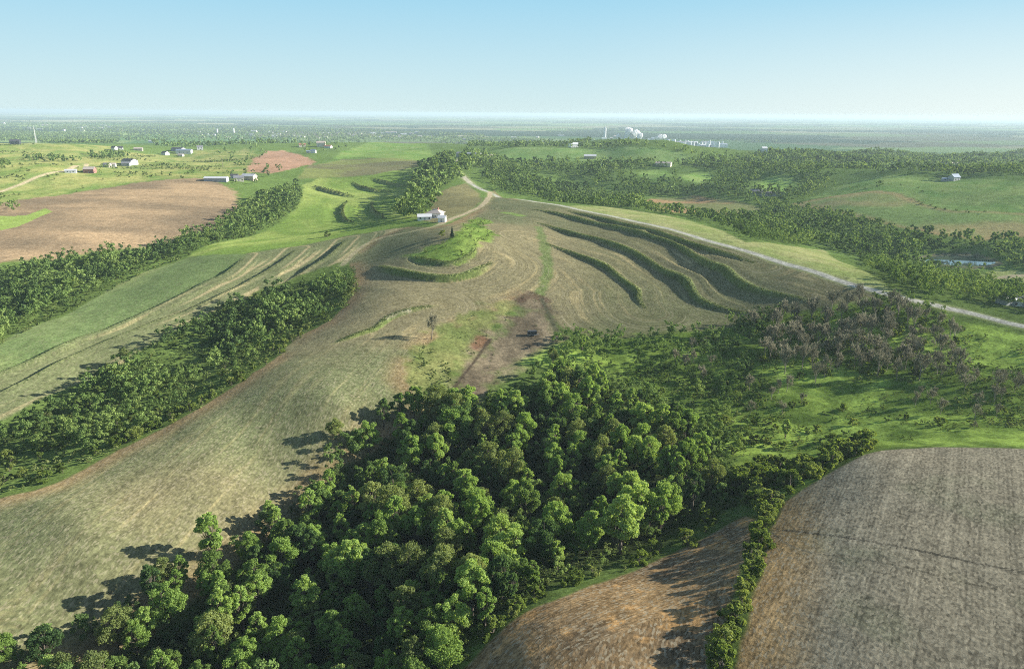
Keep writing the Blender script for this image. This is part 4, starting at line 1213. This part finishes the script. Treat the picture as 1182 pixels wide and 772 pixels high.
def afar(px, y):
    d = ray(px, 166); return d[0] / d[1] * y, y
def zat(x, y): return float(zfull(np.array([x]), np.array([y]))[0])
def house(px, py, w, d, h, rise, wall, roofm, label, rz=0., name='house', cat='house', windows=0, door=True, hip=False, eave=.5, group=None, chimney=False):
    gx, gy = ground(px, py)
    zs = [zat(gx + a, gy + b) for a in (-w / 2, w / 2) for b in (-d / 2, d / 2)]
    z = (sum(zs) / 4)
    lo = min(zs) - z - .5
    o = empty(name, (gx, gy, z), rz)
    tag(o, label, cat, group)
    hw, hd = w / 2, d / 2
    b = MB()
    for p in (((-hw, -hd), (hw, -hd)), ((hw, -hd), (hw, hd)), ((hw, hd), (-hw, hd)), ((-hw, hd), (-hw, -hd))):
        b.poly([(p[0][0], p[0][1], lo), (p[1][0], p[1][1], lo), (p[1][0], p[1][1], h), (p[0][0], p[0][1], h)])
    if not hip:
        b.poly([(hw, -hd, h), (hw, hd, h), (hw, 0, h + rise)]); b.poly([(-hw, hd, h), (-hw, -hd, h), (-hw, 0, h + rise)])
    b.poly([(-hw, hd, lo), (hw, hd, lo), (hw, -hd, lo), (-hw, -hd, lo)])
    b.build('wall', wall, o)
    r = MB(); e = eave; t = .22; k = rise / hd
    if hip:
        rl = max(.5, hw - hd)
        for zz in (0.03, ):
            A, B = (-rl, 0, h + rise + zz), (rl, 0, h + rise + zz)
            c = [(-hw - e, -hd - e, h - e * k + zz), (hw + e, -hd - e, h - e * k + zz), (hw + e, hd + e, h - e * k + zz), (-hw - e, hd + e, h - e * k + zz)]
            r.poly([c[0], c[1], B, A]); r.poly([c[1], c[2], B]); r.poly([c[2], c[3], A, B]); r.poly([c[3], c[0], A]); 
            q = [(x, y, zc - t) for x, y, zc in c]
            for i in range(4): r.poly([q[i], q[(i + 1) % 4], c[(i + 1) % 4], c[i]])
            r.poly([q[3], q[2], q[1], q[0]])
    else:
        for sgn in (-1, 1):
            y1 = sgn * (hd + e); z1 = h - e * k
            top = [(-hw - e, y1, z1 + t + .02), (hw + e, y1, z1 + t + .02), (hw + e, 0, h + rise + t + .02), (-hw - e, 0, h + rise + t + .02)]
            bot = [(x, y, zz - t) for x, y, zz in top]
            if sgn > 0: top = top[::-1]; bot = bot[::-1]
            r.poly(top); r.poly(bot[::-1])
            for i in range(4): r.poly([bot[i], bot[(i + 1) % 4], top[(i + 1) % 4], top[i]])
    ro = r.build('roof', roofm, o)
    if chimney: MB().box(hw * .3, hw * .3 + .9, -.45, .45, h + rise * .4, h + rise + .9).build('chimney', REDW, ro)
    if door:
        MB().box(-.55, .55, -hd - .06, -hd + .04, 0, 2.1).build('door', DOORM, o)
    for i in range(windows):
        x = -hw + w * (i + .5) / windows
        if abs(x) < 1.3: continue
        wd_ = MB().box(x - .6, x + .6, -hd - .05, -hd + .03, 1.0, 2.3).build('window', GLASS, o)
    if windows and h > 4.6:
        for i in range(windows):
            x = -hw + w * (i + .5) / windows
            MB().box(x - .55, x + .55, -hd - .05, -hd + .03, 3.6, 4.8).build('window', GLASS, o)
    if windows:
        for y in (-hd * .45, hd * .45):
            MB().box(hw - .03, hw + .05, y - .6, y + .6, 1.0, 2.3).build('window', GLASS, o)
    return o

# the farmstead on the crest
house(503, 251.5, 10.5, 9, 4.4, 2.4, WHITE, RTAN, 'white farmhouse with a pale hipped roof at the top of the terraced field', R(-14), windows=4, hip=True, eave=.9, chimney=True, name='farmhouse', cat='house')
house(490, 254.5, 10, 6.0, 2.8, 1.6, WHITE, RWHITE, 'low white wing with a white roof just left of the farmhouse', R(12), windows=3, name='garage', cat='garage')
house(510.5, 256.5, 5.0, 5.0, 3.2, 1.4, WHITE, RWHITE, 'small white shed in front of the farmhouse beside the drive', R(-8), windows=0, name='shed', cat='shed')
# along the bare field and up the far hills
house(250, 209, 26, 11, 3.6, 1.6, GREYW, RWHITE, 'long low shed with a pale roof at the top of the bare field', R(4), name='shed', cat='shed')
house(276, 209, 11, 9, 4.2, 2.4, CREAM, RGREY, 'cream house among trees right of the long pale shed', R(20), windows=3)
house(288, 207, 16, 10, 4.6, 2.4, TAN, RWHITE, 'tan barn with a white roof at the corner of the strip wood', R(-12), name='barn', cat='barn')
house(271, 206, 8, 7, 3.4, 2.0, WHITE, RDARK, 'little white house with a dark roof behind the long pale shed', R(8), windows=2)
HS = [
 (104, 199, 12, 9, 4.5, 2.6, REDW, RTAN, 'reddish house among dark bushes on the left hillside'),
 (101, 198, 7, 7, 3.5, 2.2, WHITE, RDARK, 'small white house touching the reddish house on the hillside'),
 (82, 199, 12, 8, 2.6, 1.4, WHITE, RWHITE, 'low white shed left of the reddish house'),
 (124, 193, 10, 9, 4.0, 2.4, CREAM, RGREY, 'cream house behind dark evergreens above the reddish house'),
 (131, 192.5, 7, 7, 3.6, 2.0, WHITE, RTAN, 'small pale house right of the cream house behind evergreens'),
 (150, 190, 22, 13, 6.0, 2.8, WHITE, RDARK, 'large white house with a dark roof in the middle of the hillside'),
 (146, 191.5, 12, 9, 4.0, 1.8, GREYW, RGREY, 'grey wing in front of the large white hillside house'),
 (132.5, 174, 9, 9, 6.0, 3.0, WHITE, RDARK, 'left one of two small white houses side by side on the far hill'),
 (139, 174, 10, 9, 6.0, 3.0, WHITE, RDARK, 'right one of two small white houses side by side on the far hill'),
 (176, 165, 26, 16, 8.0, 3.5, WHITE, RWHITE, 'big white house alone against the far woods on the left'),
 (160, 174, 16, 10, 4.0, 2.2, TAN, RTAN, 'tan house low in the grass right of the two white houses'),
 (191, 179, 12, 10, 4.5, 2.8, WHITE, RDARK, 'small house with one bright white wall left of the grey sheds'),
 (213, 177, 30, 16, 6.0, 2.6, WHITE, RBLUE, 'large white building with a bluish roof on the far hillside'),
 (206, 174.5, 26, 14, 5.5, 2.4, GREYW, RDARK, 'dark roofed shed behind the bluish roofed building'),
 (231, 173, 12, 10, 6, 3, WHITE, RGREY, 'white house at the right end of the hillside hamlet'),
 (209, 180.5, 10, 8, 3.4, 1.8, CREAM, RTAN, 'little cream house below the bluish roofed building'),
 (18, 167, 24, 15, 9.0, 4.5, DARKP, RDARK, 'dark house alone on the skyline of the left meadow'),
 (57, 164, 12, 9, 4, 2, WHITE, RWHITE, 'small white shed beside the radio mast'),
 (371, 169.5, 20, 14, 9.0, 3.5, CREAM, RTAN, 'tall pale house on the wooded rise above the bright field'),
 (379, 171, 16, 11, 4.0, 2.4, WHITE, RRED, 'low white house with a red roof right of the tall pale house'),
 (349, 169.5, 15, 11, 4.5, 2.6, CREAM, RRED, 'red roofed cream house left of the tall pale house'),
 (362, 177, 9, 7, 4.6, 2.2, WHITE, RBLUE, 'small white shed with a blue roof below the tall pale house'),
 (356, 177, 7, 6, 3.2, 1.6, GREYW, RBLUE, 'little blue roofed outbuilding left of the white shed'),
 (547, 182, 28, 13, 6.0, 2.5, WHITE, RWHITE, 'long white barn by the road at the top of the ridge'),
 (565, 182.5, 18, 10, 4.0, 2.0, CREAM, RTAN, 'cream house right of the long white barn'),
 (533, 180.5, 17, 11, 5, 2.4, GREYW, RGREY, 'grey barn left of the long white barn'),
 (662, 170, 20, 13, 7, 3.5, WHITE, RWHITE, 'white house under the dark ridge trees'),
 (681, 183, 22, 12, 4.5, 2.6, TAN, RWHITE, 'tan house with a pale roof half hidden by trees'),
 (694, 192, 6, 5, 3.5, 1.6, WHITE, RWHITE, 'tiny white shed among the hill trees'),
 (766, 191, 24, 10, 4.0, 1.8, CREAM, RTAN, 'long cream shed at the end of the wooded hill'),
 (889, 226, 26, 9, 3.4, 1.5, GREYW, RDARK, 'long dark shed above the olive field'),
 (873, 223, 14, 9, 3.4, 1.8, TAN, RGREY, 'grey roofed shed left of the long dark shed'),
 (1101, 208, 11, 8, 4.4, 3.4, GREYW, RBLUE, 'blue roofed house with a steep gable behind the far pasture'),
 (1092, 208.5, 10, 6, 2.6, 1.3, GREYW, RBLUE, 'low blue roofed wing beside the steep gabled house'),
 (1100, 192, 15, 10, 5, 2.6, WHITE, RTAN, 'white house in the yellow clearing on the far right'),
 (1091, 192.5, 12, 10, 5, 2.6, CREAM, RGREY, 'cream house left of the white house in the clearing'),
 (881, 180, 10, 10, 14, 3.0, WHITE, RWHITE, 'tall narrow white building on the wooded ridge'),
 (1176, 353, 13, 9, 3.8, 2.4, WHITE, RGREY, 'white house behind trees beside the road on the right'),
 (1160, 352, 7, 6, 3.0, 1.6, GREYW, RWHITE, 'small pale shed among trees beside the road'),
]
for k, (px, py, w, d, h, r, wm, rm, lab) in enumerate(HS):
    house(px, py, w, d, h, r, wm, rm, lab, R([8, -14, 22, -5, 15, -24][k % 6]), windows=2 if w > 9 else 0, door=w > 6,
          name='shed' if ' shed' in lab[:26] else 'barn' if 'barn' in lab[:18] else 'house', cat='shed' if ' shed' in lab[:26] else 'barn' if 'barn' in lab[:18] else 'house')
# the far town: pale boxes and roofs among the trees
rt = np.random.default_rng(15)
def small(name, gx, gy, w, d, h, wm, rm, label, cat, group, rz=0):
    z = zat(gx, gy); o = empty(name, (gx, gy, z), rz); tag(o, label, cat, group)
    MB().box(-w / 2, w / 2, -d / 2, d / 2, -1, h).build('wall', wm, o)
    e = .6; rr = d * .16
    m_ = MB(); hw, hd = w / 2 + e, d / 2 + e
    m_.poly([(-hw, -hd, h + .02), (hw, -hd, h + .02), (hw, 0, h + rr), (-hw, 0, h + rr)]); m_.poly([(hw, hd, h + .02), (-hw, hd, h + .02), (-hw, 0, h + rr), (hw, 0, h + rr)])
    m_.poly([(hw, -hd, h + .02), (hw, hd, h + .02), (hw, 0, h + rr)]); m_.poly([(-hw, hd, h + .02), (-hw, -hd, h + .02), (-hw, 0, h + rr)])
    m_.poly([(-hw, hd, h + .02), (hw, hd, h + .02), (hw, -hd, h + .02), (-hw, -hd, h + .02)])
    m_.build('roof', rm, o)
    return o
TOWN = [(x, y) for x, y in zip(rt.uniform(225, 490, 52), rt.uniform(152.5, 160, 52))] + [(x, y) for x, y in zip(rt.uniform(0, 160, 14), rt.uniform(143, 152, 14))] + [(x, y) for x, y in zip(rt.uniform(490, 720, 10), rt.uniform(157, 163, 10))]
for k, (px, py) in enumerate(TOWN):
    gx, gy = ground(px, py); f_ = gy / 5000
    small('town_building', gx, gy, rt.uniform(14, 48) * f_, rt.uniform(12, 20) * f_, rt.uniform(5, 8) * max(f_, .6), [WHITE, WHITE, CREAM, GREYW][k % 4], [RWHITE, RWHITE, RGREY, RTAN][int(rt.integers(4))],
          'small pale building among trees in the hazy far town', 'building', 'buildings of the far town', rt.uniform(-.3, .3))
def silo(name, px, py, r, h, label, cat, group=None, top=True):
    gx, gy = ground(px, py) if py < 160 else afar(px, 3750 - (py - 168) * 60); z = zat(gx, gy); o = empty(name, (gx, gy, z)); tag(o, label, cat, group)
    MB().cyl(0, 0, -1, h, r).build('body', WHITE if top else STEEL, o)
    if top: MB().cyl(0, 0, h + .02, h + r * .55, r * 1.04, r * .1).build('roof', STEEL, o)
    return o
silo('grain_elevator', 251, 155, 6, 32, 'left of two white grain elevators standing in the far town', 'elevator')
silo('grain_elevator', 270, 155, 6, 36, 'right one of two white grain elevators in the far town', 'elevator')
silo('water_tower', 698, 158.5, 9, 58, 'pale water tower left of the steam plume', 'water tower')
for k in range(20):
    px = 772 + k * 3.2 + rt.uniform(-1, 1); py = 168.5 + .06 * (px - 772) + rt.uniform(-2.0, 2.4)
    silo('storage_tank', px, py, rt.uniform(4, 9), rt.uniform(12, 34), 'pale storage tank in the hazy plant right of the steam', 'tank', 'tanks of the far plant', k % 3 == 0)
for k in range(12):
    px = 745 + rt.uniform(0, 95); gx, gy = afar(px, rt.uniform(3500, 3950))
    small('plant_hall', gx, gy, rt.uniform(30, 70), rt.uniform(20, 34), rt.uniform(9, 18), [STEEL, GREYW, WHITE][k % 3], [RBLUE, RWHITE, RGREY][k % 3], 'low bluish hall among the tanks of the hazy plant', 'hall', 'halls of the far plant')
for k, (px, py, h) in enumerate(((722, 168, 18), (731, 169, 16), (745, 167, 16))):
    silo('chimney_stack', px, py, 3.4, h, ['chimney stack under the tallest white steam plume', 'chimney stack under the shorter plume right of the tallest', 'chimney stack under the thin drifting steam further right'][k], 'chimney', top=False)
# steam
def steam():
    m_, nt, out = new_mat('steam')
    d = N(nt, 'ShaderNodeBsdfDiffuse'); d.inputs[0].default_value = (.97, .97, .97, 1)
    t = N(nt, 'ShaderNodeBsdfTranslucent'); t.inputs[0].default_value = (.97, .97, .97, 1)
    tr = N(nt, 'ShaderNodeBsdfTransparent')
    a = N(nt, 'ShaderNodeMixShader'); a.inputs[0].default_value = .5; nt.links.new(d.outputs[0], a.inputs[1]); nt.links.new(t.outputs[0], a.inputs[2])
    g = N(nt, 'ShaderNodeNewGeometry'); lw = N(nt, 'ShaderNodeLayerWeight'); lw.inputs[0].default_value = .35
    n_ = noise(nt, g.outputs['Position'], .06, 4, .6)
    f = math_(nt, 'ADD', math_(nt, 'MULTIPLY', lw.outputs['Facing'], .6), maprange(nt, n_, .35, .65, -.2, .25))
    c_ = N(nt, 'ShaderNodeClamp'); nt.links.new(f, c_.inputs[0])
    b = N(nt, 'ShaderNodeMixShader'); nt.links.new(c_.outputs[0], b.inputs[0]); nt.links.new(a.outputs[0], b.inputs[1]); nt.links.new(tr.outputs[0], b.inputs[2])
    nt.links.new(b.outputs[0], out.inputs['Surface'])
    import bmesh
    bm = bmesh.new(); rng = np.random.default_rng(8)
    for (px, py, h, top, n, dx, r0, r1) in ((722, 168, 18, 50, 44, 16, 7, 13), (727, 168, 18, 40, 34, 40, 6, 12), (733, 169, 16, 28, 20, 30, 5, 11), (716, 168, 14, 26, 10, -12, 5, 9), (745, 167, 16, 20, 18, 90, 5, 11)):
        gx, gy = afar(px, 3750 - (py - 168) * 60); z = zat(gx, gy)
        for i in range(n):
            s = i / (n - 1)
            c = Vector((gx + dx * s + rng.normal() * (2 + 5 * s), gy + rng.normal() * 6 * s, z + h + 4 + top * s))
            r = (r0 + (r1 - r0) * s ** .7) * rng.uniform(.75, 1.25)
            ret = bmesh.ops.create_icosphere(bm, subdivisions=2, radius=r, matrix=Matrix.Translation(c))
            for v in ret['verts']:
                q = (v.co - c) / r; v.co += q * r * .5 * (float(vnoise(np.array([q.x * 2 + i * 3.1]), np.array([q.y * 2 + q.z * 2.3]), 3)[0]) - .5)
    me = bpy.data.meshes.new('steam'); bm.to_mesh(me); bm.free(); me.materials.append(m_)
    me.polygons.foreach_set('use_smooth', np.ones(len(me.polygons), bool))
    tag(link('steam', me), 'white steam rising from the far plant', kind='stuff')
steam()
# radio mast and pole
gx, gy = ground(42, 165); z = zat(gx, gy); o = empty('radio_mast', (gx, gy, z)); tag(o, 'thin pale radio mast on the far left hilltop', 'mast')
b = MB()
for i in range(3):
    a = 2.0944 * i
    V_, F_ = [], []
    tube(V_, F_, (2.2 * math.cos(a), 2.2 * math.sin(a), -1), (.5 * math.cos(a), .5 * math.sin(a), 46), .35, .28, 5)
    o_ = len(b.V); b.V += V_; b.F += [[o_ + q for q in f] for f in F_]
    for j in range(9):
        z0, z1 = j * 5.0, j * 5.0 + 5; r0, r1 = 2.2 - 1.7 * z0 / 46, 2.2 - 1.7 * z1 / 46; a2 = a + 2.0944
        V_, F_ = [], []; tube(V_, F_, (r0 * math.cos(a), r0 * math.sin(a), z0), (r1 * math.cos(a2), r1 * math.sin(a2), z1), .2, .2, 4)
        o_ = len(b.V); b.V += V_; b.F += [[o_ + q for q in f] for f in F_]
b.build('lattice', WHITE, o); MB().cyl(0, 0, 45.5, 54, .3, .12, 6).build('antenna', WHITE, o)
gx, gy = ground(257, 193); z = zat(gx, gy); o = empty('utility_pole', (gx, gy, z)); tag(o, 'tall thin pole among the trees above the long pale shed', 'pole')
MB().cyl(0, 0, -1, 13, .28, .2, 8).build('post', GREYBARK, o); MB().box(-1.4, 1.4, -.12, .12, 12, 12.25).build('crossarm', GREYBARK, o)
# the box trailer left on the dirt
gx, gy = ground(614, 388); z = zat(gx, gy); o = empty('box_trailer', (gx, gy, z), R(8)); tag(o, 'dark box trailer with a pale lower side parked on the bare dirt patch', 'trailer')
MB().box(-2.1, 2.1, -1.05, 1.05, .75, 2.5).build('body', DARKP, o); MB().box(-2.13, 2.13, -1.08, 1.08, .55, .74).build('chassis', STEEL, o)
MB().box(2.14, 3.4, -.08, .08, .5, .62).build('hitch', STEEL, o)
for sx_ in (-.55, .45):
    for sy_ in (-1.2, 1.2):
        w_o = link('wheel', None, o) if False else None
        mb = MB(); n = 14
        for yy in (sy_ - .11, sy_ + .11):
            for i in range(n): mb.V.append((sx_ + .38 * math.cos(6.28318 * i / n), yy, .38 + .38 * math.sin(6.28318 * i / n)))
        for i in range(n): j = (i + 1) % n; mb.F.append([i, j, n + j, n + i])
        mb.F.append(list(range(n))[::-1]); mb.F.append([n + i for i in range(n)])
        mb.build('wheel', RUBBER, o)
print('buildings', round(time.time() - T0, 1))


# ------------------------------------------------------------------ air, sky, sun
SUN_AZ, SUN_EL = 80.0, 21.5
def haze():
    bx = 62000.0
    v = np.array([[sx * bx, (-3000 if sy < 0 else 60500), z] for z in (-60, HCAM + 9) for sx, sy in ((-1, -1), (1, -1), (1, 1), (-1, 1))])
    v[:, 0] *= 1.6
    f = np.array([[3, 2, 1, 0], [4, 5, 6, 7], [0, 1, 5, 4], [1, 2, 6, 5], [2, 3, 7, 6], [3, 0, 4, 7]])
    m_, nt, out = new_mat('air')
    pv = N(nt, 'ShaderNodeVolumePrincipled')
    pv.inputs['Color'].default_value = (.74, .93, .99, 1)
    pv.inputs['Density'].default_value = HAZE
    pv.inputs['Anisotropy'].default_value = .1
    nt.links.new(pv.outputs[0], out.inputs['Volume'])
    o = link('haze', mesh_np('haze', v, f, 4, m_)); tag(o, kind='stuff')
HAZE = 7.5e-5
haze()

wd = bpy.data.worlds.new('World'); SC.world = wd; wd.use_nodes = True
nt = wd.node_tree; bg = nt.nodes['Background']
sky = nt.nodes.new('ShaderNodeTexSky'); sky.sky_type = 'NISHITA'; sky.sun_disc = False
sky.sun_elevation = R(SUN_EL); sky.sun_rotation = R(SUN_AZ)
sky.altitude = 400; sky.air_density = 1.0; sky.dust_density = 1.0; sky.ozone_density = 1.5
# the lowest few degrees of the sky are washed out by far haze
tc = nt.nodes.new('ShaderNodeTexCoord'); sp = nt.nodes.new('ShaderNodeSeparateXYZ'); nt.links.new(tc.outputs['Generated'], sp.inputs[0])
low = maprange(nt, sp.outputs[2], 0.13, 0.42, .95, 0.0)
pale = mixrgb(nt, maprange(nt, sp.outputs[2], 0.0, 0.16, 0, 1), (4.6, 5.8, 5.9), (2.2, 4.5, 5.9))
sdot = N(nt, 'ShaderNodeVectorMath', operation='DOT_PRODUCT'); nt.links.new(tc.outputs['Generated'], sdot.inputs[0]); sdot.inputs[1].default_value = (math.sin(R(SUN_AZ)), math.cos(R(SUN_AZ)), 0)
glow = math_(nt, 'MULTIPLY', maprange(nt, sdot.outputs['Value'], .25, 1.0, 0, .9), maprange(nt, sp.outputs[2], 0, .13, 1, .12))
pale = mixrgb(nt, glow, pale, (6.6, 6.9, 6.6))
skyc = mixrgb(nt, low, sky.outputs[0], pale)
nt.links.new(skyc, bg.inputs[0]); bg.inputs[1].default_value = 0.07
sd_ = bpy.data.lights.new('sun', 'SUN'); sd_.energy = 5.0; sd_.angle = R(.5); sd_.color = (1, .95, .86)
so = bpy.data.objects.new('sun', sd_); COL.objects.link(so)
dirv = Vector((math.sin(R(SUN_AZ)) * math.cos(R(SUN_EL)), math.cos(R(SUN_AZ)) * math.cos(R(SUN_EL)), math.sin(R(SUN_EL))))
so.rotation_euler = dirv.to_track_quat('Z', 'Y').to_euler()
so.location = (200, 100, 300)

SC.view_settings.view_transform = 'Standard'; SC.view_settings.look = 'None'
SC.view_settings.exposure = 1.1; SC.view_settings.gamma = 1.0; SC.view_settings.use_curve_mapping = False
SC.render.engine = 'CYCLES'
cy = SC.cycles
cy.use_denoising = False
cy.max_bounces = 7; cy.diffuse_bounces = 4; cy.transmission_bounces = 4; cy.glossy_bounces = 2; cy.transparent_max_bounces = 6; cy.volume_bounces = 0
cy.filter_width = 1.0
cy.use_adaptive_sampling = False
print('done', round(time.time() - T0, 1))
